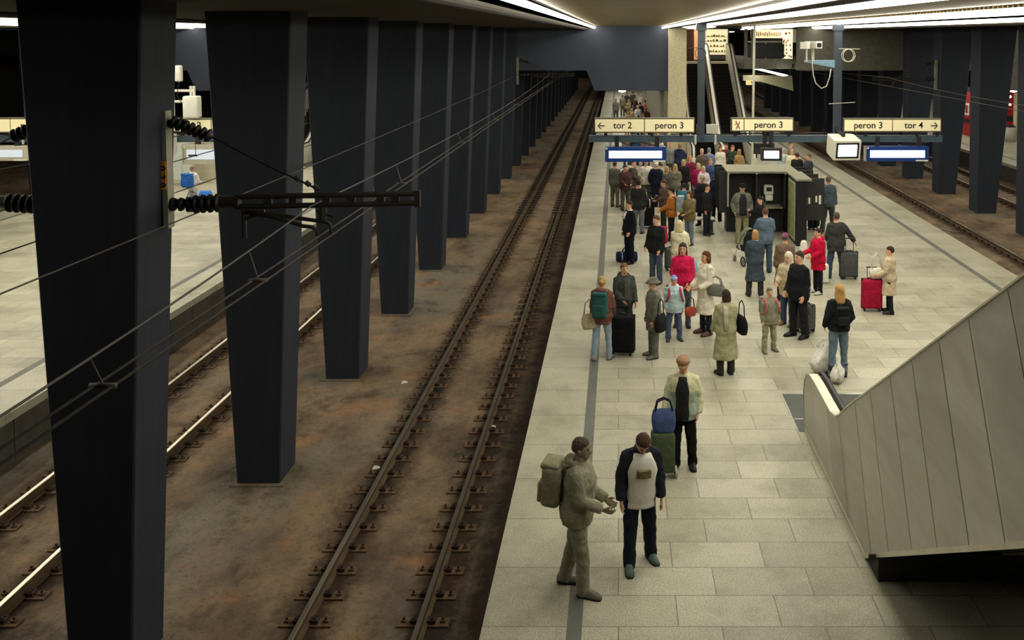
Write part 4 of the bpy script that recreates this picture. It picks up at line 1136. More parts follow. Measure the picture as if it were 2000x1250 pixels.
def build_person(label, loc, H, yaw, vox=0.016, skin=M_SKIN, hair=None, hairc='4a3626', top=None, topm=None, hem=0.84, flare=0.0, bottom=None, shoes='1c1a1a', hat=None, hatc='222222',
                 front=None, collar=None, group=None, face=True, scarf=None, skirt=None, boots=None, sleeve=1.0, **pose):
    f = Fig(H, **pose); s = f.s
    b = f.bulk * (0.93 if f.fem else 1.0)
    m = MB(); m.smooth = True
    m.loft([f.ring(z, rx * b, ry * b, yo, f.T) for z, rx, ry, yo in TORSO])
    m.loft([f.ring(z, rx, ry, yo, f.Hd) for z, rx, ry, yo in HEADR])
    m.tube([f.Hd((0, -0.078, 1.655)), f.Hd((0, -0.098, 1.63)), f.Hd((0, -0.112, 1.605)), f.Hd((0, -0.092, 1.596))], [0.010 * s, 0.012 * s, 0.016 * s, 0.010 * s], 8)
    for sg in (-1, 1):
        m.tube([f.Hd((sg * 0.062, 0.006, 1.60)), f.Hd((sg * 0.082, 0.012, 1.63)), f.Hd((sg * 0.07, 0.014, 1.655))], [0.012 * s, 0.016 * s, 0.012 * s], 6)
    for i in (0, 1):
        sg = (-1, 1)[i]
        inn, sh, el, wr = f.arm(i)
        mid = sh.lerp(el, 0.5)
        m.tube([inn, sh, mid, el, el.lerp(wr, 0.35), wr], [0.05 * s, 0.056 * s, 0.05 * s, 0.041 * s, 0.043 * s, 0.028 * s], 12)
        d = (wr - el).normalized()
        u = Vector((0, -1, 0)); u = u - d * u.dot(d)
        if u.length < 0.3: u = Vector((-sg, 0, 0)) - d * (Vector((-sg, 0, 0)).dot(d))
        u.normalize(); nrm = Vector((-sg, 0, 0)); nrm = (nrm - d * nrm.dot(d) - u * nrm.dot(u))
        nrm = nrm.normalized() if nrm.length > 0.05 else d.cross(u)
        m.tube([wr - d * 0.02 * s, wr + d * 0.025 * s, wr + d * 0.06 * s, wr + d * 0.095 * s], [(0.026 * s, 0.021 * s), (0.036 * s, 0.018 * s), (0.044 * s, 0.016 * s), (0.042 * s, 0.013 * s)], 10, ref=u)
        for q, ln in ((0.033, 0.066), (0.011, 0.076), (-0.011, 0.070), (-0.033, 0.054)):
            p0 = wr + (d * 0.085 + u * q * 0.9) * s
            p1 = p0 + (d * ln * 0.5 + u * q * 0.35 + nrm * 0.008) * s
            p2 = p1 + (d * ln * 0.42 + nrm * ln * 0.35 + u * q * 0.25) * s
            m.tube([p0, p1, p2], [0.0105 * s, 0.0098 * s, 0.0085 * s], 6)
        p0 = wr + (d * 0.025 + u * 0.026) * s; p1 = p0 + (d * 0.035 + u * 0.034 + nrm * 0.012) * s; p2 = p1 + (d * 0.034 + u * 0.008 + nrm * 0.012) * s
        m.tube([p0, p1, p2], [0.014 * s, 0.012 * s, 0.010 * s], 6)
        hp, kn, an = f.leg(i)
        m.tube([hp + Vector((0, 0, 0.04)), hp.lerp(kn, 0.3), kn, kn.lerp(an, 0.35), an], [0.085 * s, 0.082 * s, 0.054 * s, 0.052 * s, 0.037 * s], 12)
        m.tube([an + Vector((0, 0.03, -0.03)) * s, an + Vector((0, -0.06, -0.045)) * s, an + Vector((0, -0.14, -0.06)) * s], [0.036 * s, 0.036 * s, 0.022 * s], 8)
    body = m.build('person', skin, None, loc, (0, 0, R(yaw)))
    tag(body, label, 'person', group)
    remesh(body, vox, 0)
    cvox = max(0.014, vox)
    # shoes
    for i in (0, 1):
        hp, kn, an = f.leg(i)
        an = Vector((an.x, an.y, max(an.z, 0.085 * s)))
        to = (-1, 1)[i] * 0.03
        g = an.z - 0.085 * s
        sh_ = MB(); sh_.smooth = True
        rings = []
        for y, hw, h in ((0.085, 0.026, 0.07), (0.065, 0.042, 0.115), (0.01, 0.05, 0.135), (-0.05, 0.05, 0.10), (-0.11, 0.053, 0.078), (-0.17, 0.046, 0.062), (-0.205, 0.024, 0.045)):
            c = Vector((an.x + to * (-y / 0.2), an.y + y * s, 0))
            rings.append([Vector((c.x + hw * s * x_, c.y, g + h * s * z_)) for x_, z_ in ((-1, 0.05), (-0.9, 0.0), (0.9, 0.0), (1, 0.05), (0.95, 0.5), (0.6, 0.95), (0, 1.0), (-0.6, 0.95), (-0.95, 0.5))])
        sh_.loft(rings)
        if boots:
            sh_.tube([an + Vector((0, 0.005, 0.16)) * s, an + Vector((0, 0, 0.06)) * s, an + Vector((0, 0, -0.03)) * s], [0.068 * s, 0.056 * s, 0.05 * s], 10)
        shoe = sh_.build('shoe', mat(shoes, 0.55, var=0.15), body)
        so = MB()
        so.loft([[Vector((p.x, p.y, g - 0.002)) for p in (rg[0], rg[3])] + [Vector((p.x, p.y, g + 0.018 * s)) for p in (rg[3], rg[0])] for rg in [[q + Vector((0.004 * (1 if k > 1 and k < 6 else -1), 0, 0)) for k, q in enumerate(r_)] for r_ in rings]])
        so.build('sole', M_BLACK if shoes not in ('1c1a1a',) else M_DARK, shoe)
    # trousers
    if bottom:
        m = MB(); m.smooth = True
        m.loft([f.ring(z, rx * b + 0.014, ry * b + 0.014, yo, f.T) for z, rx, ry, yo in TORSO[:4]])
        for i in (0, 1):
            hp, kn, an = f.leg(i)
            an2 = an + Vector((0, 0.01, -0.06)) * s
            k = 0.016 * s if bottom[1] == 'slim' else 0.03 * s
            m.tube([hp + Vector((0, 0, 0.05)), hp.lerp(kn, 0.3), kn, kn.lerp(an, 0.4), an2], [0.088 * s + k * 0.6, 0.086 * s + k * 0.5, 0.056 * s + k, 0.048 * s + k, 0.044 * s + k * 1.05], 12)
        remesh(m.build('trousers', cloth(bottom[0]) if isinstance(bottom[0], str) else bottom[0], body), cvox, 3, 0.030, 0.11)
    if skirt:
        m = MB(); m.smooth = True
        z1, c = skirt
        m.loft([f.ring(z, rx, ry, 0, f.T) for z, rx, ry in ((1.05, 0.16, 0.12), (0.92, 0.19, 0.15), (z1 + 0.2, 0.22, 0.19), (z1, 0.24, 0.21))])
        m.build('skirt', cloth(c), body)
    # upper garment
    q = 0.034
    m = MB(); m.smooth = True
    def coat_rings(grow):
        rr = []
        if hem < 0.84:
            for k in range(3):
                z = hem + (0.84 - hem) * k / 3
                e = flare * (0.84 - z) / 0.5
                rr.append((z, 0.185 * b + 0.01 + e + grow, 0.145 * b + 0.012 + e * 0.8 + grow, 0.0))
        for z, rx, ry, yo in TORSO[(0 if hem <= 0.84 else 1):-1]:
            ex = q + (0.02 if z < 0.99 else 0.0) + (0.02 if 1.0 < z < 1.3 else 0.0)
            if z > 1.45: ex = 0.016 if z < 1.48 else 0.012
            rr.append((z, max(rx * b + ex, 0.19 * b if z < 1.1 else 0) + grow, ry * b + ex + (0.012 if z < 1.1 else 0) + grow, yo))
        return rr
    m.loft([f.ring(z, rx, ry, yo, f.T) for z, rx, ry, yo in coat_rings(0)])
    for i in (0, 1):
        inn, sh, el, wr = f.arm(i)
        e = 0.019 * s * b
        m.tube([inn, sh, sh.lerp(el, 0.5), el, el.lerp(wr, 0.5), el.lerp(wr, sleeve)], [0.058 * s + e, 0.062 * s + e, 0.056 * s + e, 0.05 * s + e, 0.045 * s + e, 0.038 * s + e], 12)
    tm = topm or cloth(top)
    gar = m.build('coat' if hem < 0.7 else 'jacket', tm, body)
    remesh(gar, cvox, 4, 0.040, 0.12)
    if front:
        fm, half, zlo, zhi = front
        ou, inn_ = [], []
        for z, rx, ry, yo in coat_rings(0.0):
            if z < zlo or z > zhi + 0.02: continue
            hw = half * (1.0 if z < 1.3 else (0.85 if z < 1.4 else (0.7 if z < 1.45 else 1.0)))
            def arc(g_):
                return [f.T((( rx + g_) * math.sin(R(t)), yo - (ry + g_) * math.cos(R(t)), z)) for t in [hw * (k / 4 - 1) for k in range(9)]]
            ou.append(arc(0.016) + list(reversed(arc(-0.02))))
        m = MB(); m.smooth = True; m.loft(ou)
        m.build('shirt', cloth(fm) if isinstance(fm, str) else fm, body)
    if collar:
        m = MB(); m.smooth = True
        if collar[0] == 'hood':
            pts = [f.T((0.105 * math.cos(t), 0.045 + 0.085 * math.sin(t), 1.475 + 0.02 * math.sin(t))) for t in [math.pi * (-0.25 + 1.5 * k / 10) for k in range(11)]]
            m.tube(pts, [0.03 * s] + [0.042 * s] * 3 + [0.055 * s] * 3 + [0.042 * s] * 3 + [0.03 * s], 8)
            m.build('hood', cloth(collar[1]), body)
        else:
            m.loft([f.ring(z, rx, ry, yo, f.T) for z, rx, ry, yo in ((1.44, 0.10, 0.085, 0.01), (1.475, 0.088, 0.082, 0.01), (1.505, 0.084, 0.08, 0.008), (1.51, 0.066, 0.062, 0.008))])
            m.build('collar', cloth(collar[1]), body)
    if scarf:
        m = MB(); m.smooth = True
        m.loft([f.ring(z, rx, ry, yo, f.T) for z, rx, ry, yo in ((1.43, 0.10, 0.09, 0.0), (1.46, 0.115, 0.105, 0.0), (1.50, 0.105, 0.10, 0.0), (1.53, 0.08, 0.08, 0.0))])
        m.build('scarf', cloth(scarf), body)
    # hair
    if hair and hair != 'bald':
        m = MB(); m.smooth = True
        def hring(z, rx, ry, yo, n=14): return [f.Hd(p) for p in ell((0, yo, z), rx, ry, n)]
        m.loft([hring(z, rx, ry, yo) for z, rx, ry, yo in ((1.60, 0.060, 0.050, 0.052), (1.63, 0.078, 0.082, 0.030), (1.665, 0.084, 0.094, 0.018), (1.70, 0.082, 0.098, 0.010), (1.735, 0.066, 0.082, 0.009), (1.76, 0.035, 0.045, 0.009), (1.767, 0.01, 0.012, 0.009))])
        if hair in ('bob', 'long'):
            zb = 1.50 if hair == 'bob' else 1.34
            m.loft([hring(z, rx, ry, yo) for z, rx, ry, yo in ((zb, 0.06, 0.028, 0.085 if hair == 'long' else 0.05), ((zb + 1.55) / 2, 0.095, 0.05, 0.075 if hair == 'long' else 0.045), (1.56, 0.098, 0.072, 0.035), (1.62, 0.094, 0.082, 0.024), (1.68, 0.086, 0.08, 0.02), (1.72, 0.05, 0.05, 0.02))])
        if hair == 'bun':
            m.ball(f.Hd((0, 0.115, 1.66)), 0.045 * s)
        ho = m.build('hair', mat(hairc, 0.75, var=0.25, scale=40.0, bump=0.5, bscale=60.0, stretch=(4, 4, 0.6)), body)
        remesh(ho, max(0.012, vox * 0.8), 1, 0.022, 0.035)
    if hat:
        m = MB(); m.smooth = True
        def hring(z, rx, ry, yo, n=16): return [f.Hd(p) for p in ell((0, yo, z), rx, ry, n)]
        if hat == 'beanie':
            m.loft([hring(z, rx, ry, yo) for z, rx, ry, yo in ((1.665, 0.088, 0.108, 0.006), (1.67, 0.093, 0.113, 0.006), (1.70, 0.092, 0.112, 0.008), (1.705, 0.087, 0.107, 0.008), (1.74, 0.078, 0.095, 0.01), (1.772, 0.05, 0.06, 0.012), (1.785, 0.015, 0.018, 0.012))])
        elif hat in ('flatcap', 'cap'):
            e = 0.018 if hat == 'flatcap' else 0.0
            m.loft([hring(z, rx, ry, yo) for z, rx, ry, yo in ((1.675, 0.086, 0.108, 0.006), (1.70, 0.092 + e, 0.114 + e, -0.004 if e else 0.006), (1.735, 0.09 + e, 0.108 + e, -0.012 if e else 0.006), (1.765, 0.066 + e, 0.08 + e, -0.004), (1.78, 0.02, 0.03, 0.0))])
            vis = []
            for y, hw in ((-0.08, 0.082), (-0.12, 0.078), (-0.155, 0.06), (-0.175, 0.03)):
                zz = 1.69 - (-y - 0.08) * 0.35
                vis.append([f.Hd((-hw, y, zz)), f.Hd((hw, y, zz)), f.Hd((hw, y, zz + 0.012)), f.Hd((-hw, y, zz + 0.012))])
            m.loft(vis)
        elif hat == 'hood':
            m.loft([hring(z, rx, ry, yo) for z, rx, ry, yo in ((1.46, 0.115, 0.09, 0.045), (1.52, 0.11, 0.10, 0.04), (1.60, 0.104, 0.10, 0.035), (1.68, 0.104, 0.112, 0.026), (1.74, 0.085, 0.095, 0.018), (1.785, 0.045, 0.05, 0.02), (1.795, 0.012, 0.015, 0.02))])
        elif hat == 'brim':
            m.loft([hring(z, rx, ry, yo) for z, rx, ry, yo in ((1.675, 0.15, 0.165, 0.0), (1.685, 0.15, 0.165, 0.0), (1.695, 0.092, 0.11, 0.0), (1.76, 0.085, 0.10, 0.0), (1.785, 0.05, 0.07, 0.0))])
        m.build('hat', cloth(hatc), body)
    if face:
        for sg in (-1, 1):
            m = MB(); m.smooth = True; m.ball(f.Hd((sg * 0.030, -0.088, 1.642)), (0.012 * s, 0.010 * s, 0.008 * s), 8, 5); m.build('eye', M_EYE, body)
            m = MB(); m.smooth = True; m.tube([f.Hd((sg * 0.048, -0.080, 1.660)), f.Hd((sg * 0.03, -0.092, 1.666)), f.Hd((sg * 0.014, -0.094, 1.662))], 0.0045 * s, 6); m.build('eyebrow', mat(hairc, 0.8), body)
        m = MB(); m.smooth = True; m.tube([f.Hd((-0.024, -0.088, 1.570)), f.Hd((0, -0.098, 1.571)), f.Hd((0.024, -0.088, 1.570))], [0.005 * s, 0.008 * s, 0.005 * s], 6); m.build('mouth', M_LIP, body)
    body['_f'] = 0
    del body['_f']
    return body, f

def off(body, x, y, z=0.0):
    """world point at an offset in the person's own frame"""
    a = body.rotation_euler.z; c, s_ = math.cos(a), math.sin(a); l = body.location
    return Vector((l.x + x * c - y * s_, l.y + x * s_ + y * c, l.z + z))

# ---------------------------------------------------------------- luggage
def suitcase(label, loc, rz, w_, d_, h_, c, handle=0.0, tilt=0.0, ribs=True, hc='1a1a1c', group=None):
    t = thing('suitcase', label, 'suitcase', loc, R(rz), group)
    t.rotation_euler = (R(tilt), 0, R(rz))
    m = MB(); m.smooth = True; m.rbox((0, 0, h_ / 2 + 0.04), (w_, d_, h_ - 0.05), min(0.07, d_ * 0.3), 4); m.build('shell', cloth(c) if ribs else mat(c, 0.4), t)
    m = MB(); m.smooth = True
    m.rbox((0, -d_ / 2 - 0.008, h_ * 0.42), (w_ * 0.82, 0.05, h_ * 0.55), 0.022, 3); m.build('front_pocket', cloth(c), t)
    m = MB()
    for y in (-d_ * 0.18, d_ * 0.18): m.rbox((0, y, h_ / 2 + 0.04), (w_ + 0.012, 0.014, h_ - 0.035), 0.006, 2)
    m.build('zip', mat(hc, 0.6), t)
    for x in (-w_ * 0.36, w_ * 0.36):
        m = MB(); m.tube([(x - 0.02, d_ * 0.3, 0.04), (x + 0.02, d_ * 0.3, 0.04)], 0.04, 10); m.tube([(x - 0.02, -d_ * 0.3, 0.03), (x + 0.02, -d_ * 0.3, 0.03)], 0.03, 10); m.build('wheel', M_BLACK, t)
    m = MB(); m.smooth = True; m.tube([(-0.1, 0, h_ + 0.01), (-0.09, 0, h_ + 0.045), (0.09, 0, h_ + 0.045), (0.1, 0, h_ + 0.01)], 0.014, 6); m.build('carry_handle', mat(hc, 0.5), t)
    if handle:
        m = MB()
        for x in (-0.1, 0.1): m.tube([(x, d_ * 0.3, h_), (x, d_ * 0.3, h_ + handle)], 0.009, 6)
        m.tube([(-0.125, d_ * 0.3, h_ + handle), (0.125, d_ * 0.3, h_ + handle)], 0.017, 8); m.build('pull_handle', mat(hc, 0.4), t)
    return t
def on_back(body, f, y, z):
    p = f.T((0, y, z)); return off(body, p.x, p.y, p.z)
def backpack(label, body, f, c, w_=0.30, h_=0.46, d_=0.17, strap=None, pocket=None, front=False):
    p = f.T((0, 0.155 * f.bulk + d_ / 2, 1.20))
    t = thing('backpack', label, 'backpack', off(body, p.x, p.y, p.z), body.rotation_euler.z)
    t.rotation_euler = (f.th, 0, body.rotation_euler.z)
    s = f.s
    m = MB(); m.smooth = True; m.rbox((0, 0, 0.0), (w_, d_, h_), min(0.07, d_ * 0.45), 4); m.build('bag_body', cloth(c), t)
    m = MB(); m.smooth = True; m.rbox((0, d_ / 2 + 0.01, -h_ * 0.17), (w_ * 0.8, 0.06, h_ * 0.48), 0.025, 3); m.build('pocket', cloth(pocket or c), t)
    m = MB(); m.smooth = True; m.rbox((0, d_ * 0.1, h_ * 0.48), (w_ * 0.9, d_ * 0.95, 0.07), 0.03, 3); m.build('top_flap', cloth(pocket or c), t)
    for sg in (-1, 1):
        m = MB(); m.smooth = True
        yb = -d_ / 2
        m.tube([(sg * 0.10, yb + 0.02, 0.16), (sg * 0.11, yb - 0.04, 0.27 * s), (sg * 0.115, yb - 0.14, 0.275 * s), (sg * 0.125, yb - 0.28, 0.19 * s), (sg * 0.135, yb - 0.325, 0.06 * s), (sg * 0.17, yb - 0.28, -0.05), (sg * 0.21, yb - 0.15, -0.13), (sg * 0.12, yb, -0.17)],
               [(0.024, 0.01)] * 8, 6, ref=(1, 0, 0)); m.build('strap', cloth(strap or c), t)
    return t
def soft_bag(name, label, loc, rz, w_, d_, h_, c, strap=None, cat='bag', group=None, slump=0.0, lean=0.0):
    t = thing(name, label, cat, loc, R(rz), group)
    m = MB(); m.smooth = True
    rings = []
    for k in range(7):
        q_ = k / 6; a = math.sin(math.pi * (0.16 + 0.62 * q_)) ** (0.35 if not slump else 1.0 + q_)
        n = 20
        rings.append([(w_ / 2 * a * math.copysign(abs(math.cos(2 * math.pi * i / n)) ** 0.5, math.cos(2 * math.pi * i / n)) + lean * q_,
                       d_ / 2 * (a if k < 5 else 0.35 + 0.3 * (6 - k)) * math.copysign(abs(math.sin(2 * math.pi * i / n)) ** 0.5, math.sin(2 * math.pi * i / n)) * (1 - 0.25 * q_), h_ * q_ * (1 - slump * abs(math.cos(2 * math.pi * i / n)))) for i in range(n)])
    if slump:                                     # crumpled plastic
        rg = random.Random(len(label))
        rings = [[(x * (1 + rg.uniform(-0.22, 0.22)), y * (1 + rg.uniform(-0.25, 0.25)), max(0.0, z + rg.uniform(-0.03, 0.03) if 0 < k < 6 else z)) for x, y, z in r_] for k, r_ in enumerate(rings)]
    m.loft(rings); m.build('bag_body', cloth(c), t)
    if strap:
        sc, sh, n = strap
        for dy in ((-0.03, 0.03) if n == 2 else (0,)):
            m = MB(); m.smooth = True; m.tube([(lean - w_ * 0.36, dy, h_ * 0.92), (lean - w_ * 0.26, dy, h_ + sh * 0.75), (lean, dy, h_ + sh), (lean + w_ * 0.26, dy, h_ + sh * 0.75), (lean + w_ * 0.36, dy, h_ * 0.92)], 0.012, 6); m.build('strap', cloth(sc), t)
    return t
def duffel(label, loc, rz, l, r, c, trim):
    t = thing('sports_bag', label, 'bag', loc, R(rz))
    m = MB(); m.smooth = True
    m.tube([(-l / 2, 0, r), (-l / 2 + 0.03, 0, r), (-l / 4, 0, r * 1.03), (0, 0, r), (l / 4, 0, r * 1.03), (l / 2 - 0.03, 0, r), (l / 2, 0, r)], [(r * 0.7, r * 0.75), (r, r * 0.97), (r * 1.05, r), (r * 1.05, r * 0.97), (r * 1.05, r), (r, r * 0.97), (r * 0.7, r * 0.75)], 16); m.build('bag_body', cloth(c), t)
    for x in (-l * 0.22, l * 0.22):
        m = MB(); m.smooth = True; m.tube([(x + (r + 0.008) * 0 , (r * 1.06) * math.sin(a), r + (r * 1.03) * math.cos(a)) for a in [math.pi * (k / 12 * 1.7 - 0.85) for k in range(13)]], [(0.02, 0.006)] * 13, 6, ref=(1, 0, 0)); m.build('band', cloth(trim), t)
    for y in (-0.05, 0.05):
        m = MB(); m.smooth = True; m.tube([(-l * 0.22, y, 2 * r - 0.01), (-l * 0.12, y * 0.6, 2 * r + 0.1), (l * 0.12, y * 0.6, 2 * r + 0.1), (l * 0.22, y, 2 * r - 0.01)], 0.013, 6); m.build('handle', cloth('1b1b1f'), t)
    return t
# ---------------------------------------------------------------- the people and their things, front to back
def P(label, fx, fy, hy, yaw, H=None, **kw):
    p = at(fx, fy)
    if H is None:
        H = z_at(hy, p.y)
    kw.setdefault('vox', 0.010 if p.y < 16 else (0.012 if p.y < 24 else 0.016))
    return build_person(label, p, H, yaw, **kw)
M_SKIN_GREY = mat('8a7d66', 0.7, var=0.08)
def split_mat(c1, c2, z):
    m, nt, b, N, L = nodes('two_tone_jacket')
    tc = N('ShaderNodeTexCoord'); sx = N('ShaderNodeSeparateXYZ'); L(tc.outputs['Object'], sx.inputs[0])
    g = N('ShaderNodeMath', operation='GREATER_THAN'); g.inputs[1].default_value = z; L(sx.outputs[2], g.inputs[0])
    ab = N('ShaderNodeMath', operation='ABSOLUTE'); L(sx.outputs[0], ab.inputs[0])
    g2 = N('ShaderNodeMath', operation='GREATER_THAN'); g2.inputs[1].default_value = 0.235; L(ab.outputs[0], g2.inputs[0])
    mx = N('ShaderNodeMath', operation='MAXIMUM'); L(g.outputs[0], mx.inputs[0]); L(g2.outputs[0], mx.inputs[1])
    mi = N('ShaderNodeMix', data_type='RGBA'); L(mx.outputs[0], mi.inputs[0]); mi.inputs[6].default_value = srgb(c2); mi.inputs[7].default_value = srgb(c1)
    L(mi.outputs[2], b.inputs['Base Color']); b.inputs['Roughness'].default_value = 0.85
    n2 = N('ShaderNodeTexNoise', i_Scale=10.0, i_Detail=3.0); L(tc.outputs['Object'], n2.inputs[0])
    bp = N('ShaderNodeBump', i_Strength=0.5, i_Distance=0.03); L(n2.outputs['Fac'], bp.inputs['Height']); L(bp.outputs[0], b.inputs['Normal'])
    return m
def pattern(c1, c2, sc, key):
    m, nt, b, N, L = nodes(key)
    tc = N('ShaderNodeTexCoord'); n = N('ShaderNodeTexNoise', i_Scale=sc, i_Detail=2.0); L(tc.outputs['Object'], n.inputs[0])
    r = ramp(N, [(0.44, srgb(c1)), (0.54, srgb(c2))]); L(n.outputs['Fac'], r.inputs[0]); L(r.outputs[0], b.inputs['Base Color']); b.inputs['Roughness'].default_value = 0.9
    return m
POCK = ((-14, 22, 32, -8), (-14, 22, 32, -8))
HOLD = ((18, 10, 70, -22), (14, 10, 66, -22))
DOWN = ((2, 8, 8, 2), (2, 8, 8, 2))
STEP = ((12, 2, 2, 2), (-12, 2, -18, 2))

# 1 walking figure by the dark stripe
a, f = P('hooded person in pale grey green walking along the dark platform stripe', 1128, 1152, 855, 78, bulk=1.12, hair='short', hairc='4f4336', top='86846e', hem=0.80, bottom=('827f6b', 'loose'), shoes='6b695b', skin=M_SKIN_GREY,
         arms=((12, 8, 70, -12), (8, 8, 62, -12)), legs=((10, 2, 4, 1), (-9, 2, -16, 1)), collar=('hood', '7a7863'), lean=4)
backpack('bulky grey green backpack on the person walking along the stripe', a, f, '86836a', 0.36, 0.5, 0.24)
# 2 man stepping towards the viewer
a, f = P('man in open dark jacket and white printed T-shirt, head bent, walking', 1248, 1100, 858, 12, H=1.80, lean=11, nod=38, hair='short', hairc='4a3324', top='25272e', hem=0.76, flare=0.03, bottom=('1d222b', 'loose'), shoes='4a6059',
         front=(mat('dedbd2', 0.9, var=0.05, bump=0.4, bscale=9.0), 50, 0.0, 1.46), arms=((-4, 14, 14, 2), (-2, 12, 10, 3)), legs=((11, 5, 4, 3), (-2, 6, -10, 5)), collar=('plain', '2d3040'))
pm = MB(); pm.smooth = False
pr = []
for z in (1.21, 1.31):
    pr.append([f.T((0.235 * math.sin(R(t)), -0.206 * math.cos(R(t)), z)) for t in (-22, -12, 0, 12, 22)] + [f.T((0.14 * math.sin(R(t)), -0.14 * math.cos(R(t)), z)) for t in (22, 12, 0, -12, -22)])
pm.loft(pr); pm.build('shirt_print', pattern('7a3d33', '6f7f4a', 18, 'shirt_print_colours'), a)
# 3 man in the flat cap with trolley and blue bag
a, f = P('elderly man in tan flat cap and two-tone pale jacket holding a shopping trolley', 1334, 912, 698, -8, hair='short', hairc='6d6a63', hat='flatcap', hatc='94765a', topm=split_mat('c6c49c', '97a694', 1.22), top='c6c49c', bulk=1.16, hem=0.80, bottom=('191817', 'loose'), shoes='121212',
         front=('262626', 24, 0.0, 1.46), arms=((16, 14, 30, 4), (-8, 16, 20, -4)), legs=((2, 3, 0, 1), (-2, 5, -2, 3)), collar=('plain', 'c9c6a4'), nod=10)
for i in (0, 1):
    pass
inn, sh, el, wr = f.arm(0)
hand = off(a, wr.x, wr.y, wr.z)
q_ = at(1303, 938)
t = thing('shopping_trolley', 'dark green shopping trolley with white wheels beside the man in the flat cap', 'trolley', (q_.x - 0.06, q_.y + 0.1, 0), R(8))
m = MB(); m.smooth = True; m.rbox((0, 0, 0.40), (0.34, 0.27, 0.60), 0.05, 3); m.build('bag_body', cloth('46523c'), t)
for x in (-0.19, 0.19):
    m = MB(); m.tube([(x - 0.015, -0.02, 0.085), (x + 0.015, -0.02, 0.085)], 0.085, 16); wh = m.build('wheel', M_GREYW, t)
    m = MB(); m.tube([(x - 0.02, -0.02, 0.085), (x + 0.02, -0.02, 0.085)], 0.04, 12); m.build('hub', M_DARK, wh)
m = MB(); m.tube([(-0.12, 0.14, 0.1), (-0.12, 0.16, 0.95), (0.12, 0.16, 0.95), (0.12, 0.14, 0.1)], 0.011, 6); m.build('frame', M_DARK, t)
bt = soft_bag('tote_bag', 'blue tote bag with black handles resting on the shopping trolley', (q_.x - 0.05, q_.y + 0.10, 0.68), 6, 0.36, 0.2, 0.36, '44547a', ('1a1a1e', 0.16, 2))
# 4 woman with green backpack
a, f = P('woman with teal backpack, brown jacket and pale jeans, back turned', 1176, 702, 540, 170, hair='bun', hairc='b79a5e', fem=True, top='6e4a42', hem=0.78, bottom=('8fa3b3', 'slim'), shoes='8d8d88', collar=('hood', '7b5850'), bulk=1.1,
         arms=((6, 12, 40, -6), (6, 10, 20, 0)), legs=((8, 5, -2, 3), (-4, 6, -6, 3)))
backpack('teal backpack on the woman in the brown jacket', a, f, '2d5553', 0.32, 0.50, 0.16)
soft_bag('shoulder_bag', 'beige shoulder bag at the hip of the woman with the teal backpack', off(a, 0.24, 0.12, 0.66), 20, 0.32, 0.16, 0.30, 'b3a988', ('8f866b', 0.30, 1))
# 5 man facing, with large black suitcase
a, f = P('man in dark hooded jacket with a green cord, facing the viewer behind a black suitcase', 1219, 666, 515, 20, hair='short', hairc='7a5a40', top='3d403b', hem=0.80, bottom=('3a3a38', 'loose'), collar=('hood', '35392f'), bulk=1.08, arms=((14, 10, 55, -20), (10, 10, 30, -4)), front=('4a4d42', 16, 0.85, 1.40))
m = MB(); m.tube([f.T((0.05, -0.155, 1.42)), f.T((0.055, -0.172, 1.28))], 0.008, 6); m.build('hood_cord', cloth('5fae5a'), a)
suitcase('large black upright suitcase between the woman with the teal backpack and the hooded man', at(1216, 691), -10, 0.50, 0.36, 0.80, '141416', 0.30)
# 6 hat figure with black bag
a, f = P('person in grey coat and brimmed hat standing side-on beside the child', 1276, 697, 545, -75, hair='short', hairc='5b584c', hat='brim', hatc='6d6b5e', top='6b6a5e', hem=0.62, flare=0.02, bottom=('6a6a5e', 'loose'), shoes='66655a', bulk=1.05, arms=((4, 9, 14, 2), (6, 9, 10, 3)), collar=('plain', '77756a'))
soft_bag('shoulder_bag', 'black shoulder bag carried by the person in the grey coat and hat', off(a, 0.30, 0.06, 0.62), 60, 0.36, 0.18, 0.34, '1d1d20', ('1d1d20', 0.32, 1))
# 7 child
a, f = P('child in pale blue jacket, striped blue knit hat and jeans', 1316, 664, 540, 6, hair='short', hairc='8a6a4a', hat='beanie', hatc='7d94c0', top='a9c2c6', hem=0.78, bottom=('4a5870', 'loose'), shoes='3a3c40', bulk=1.22, collar=('hood', 'cfdbd8'), legs=((0, 7, 0, 3), (0, 7, 0, 3)))
m = MB()
for z in (1.69, 1.73):
    m.loft([[f.Hd(p) for p in ell((0, 0.008, zz), rx, ry)] for zz, rx, ry in ((z - 0.006, 0.094, 0.114), (z + 0.006, 0.093 if z < 1.7 else 0.086, 0.113 if z < 1.7 else 0.103))])
m.build('hat_stripe', cloth('b9c8dc'), a)
backpack('red strapped schoolbag on the child in the pale blue jacket', a, f, 'a3354a', 0.3, 0.34, 0.14, strap='a3354a')
# 8 woman in red
a, f = P('woman with long dark hair in bright pink red coat and grey jeans', 1333, 636, 476, -8, hair='long', hairc='3a2822', fem=True, top='c3204f', hem=0.80, flare=0.02, bottom=('5d6771', 'slim'), shoes='25252a', bulk=1.08, arms=((8, 10, 30, -12), (12, 10, 45, -20)), collar=('plain', 'b01c46'))
suitcase('grey suitcase standing behind the woman in the pink red coat', at(1313, 527), 10, 0.42, 0.26, 0.62, '4a4c4a', 0)
soft_bag('shopping_bag', 'small light blue bag by the woman in the pink red coat', at(1352, 540), 0, 0.3, 0.16, 0.42, '7fa9bd', None)
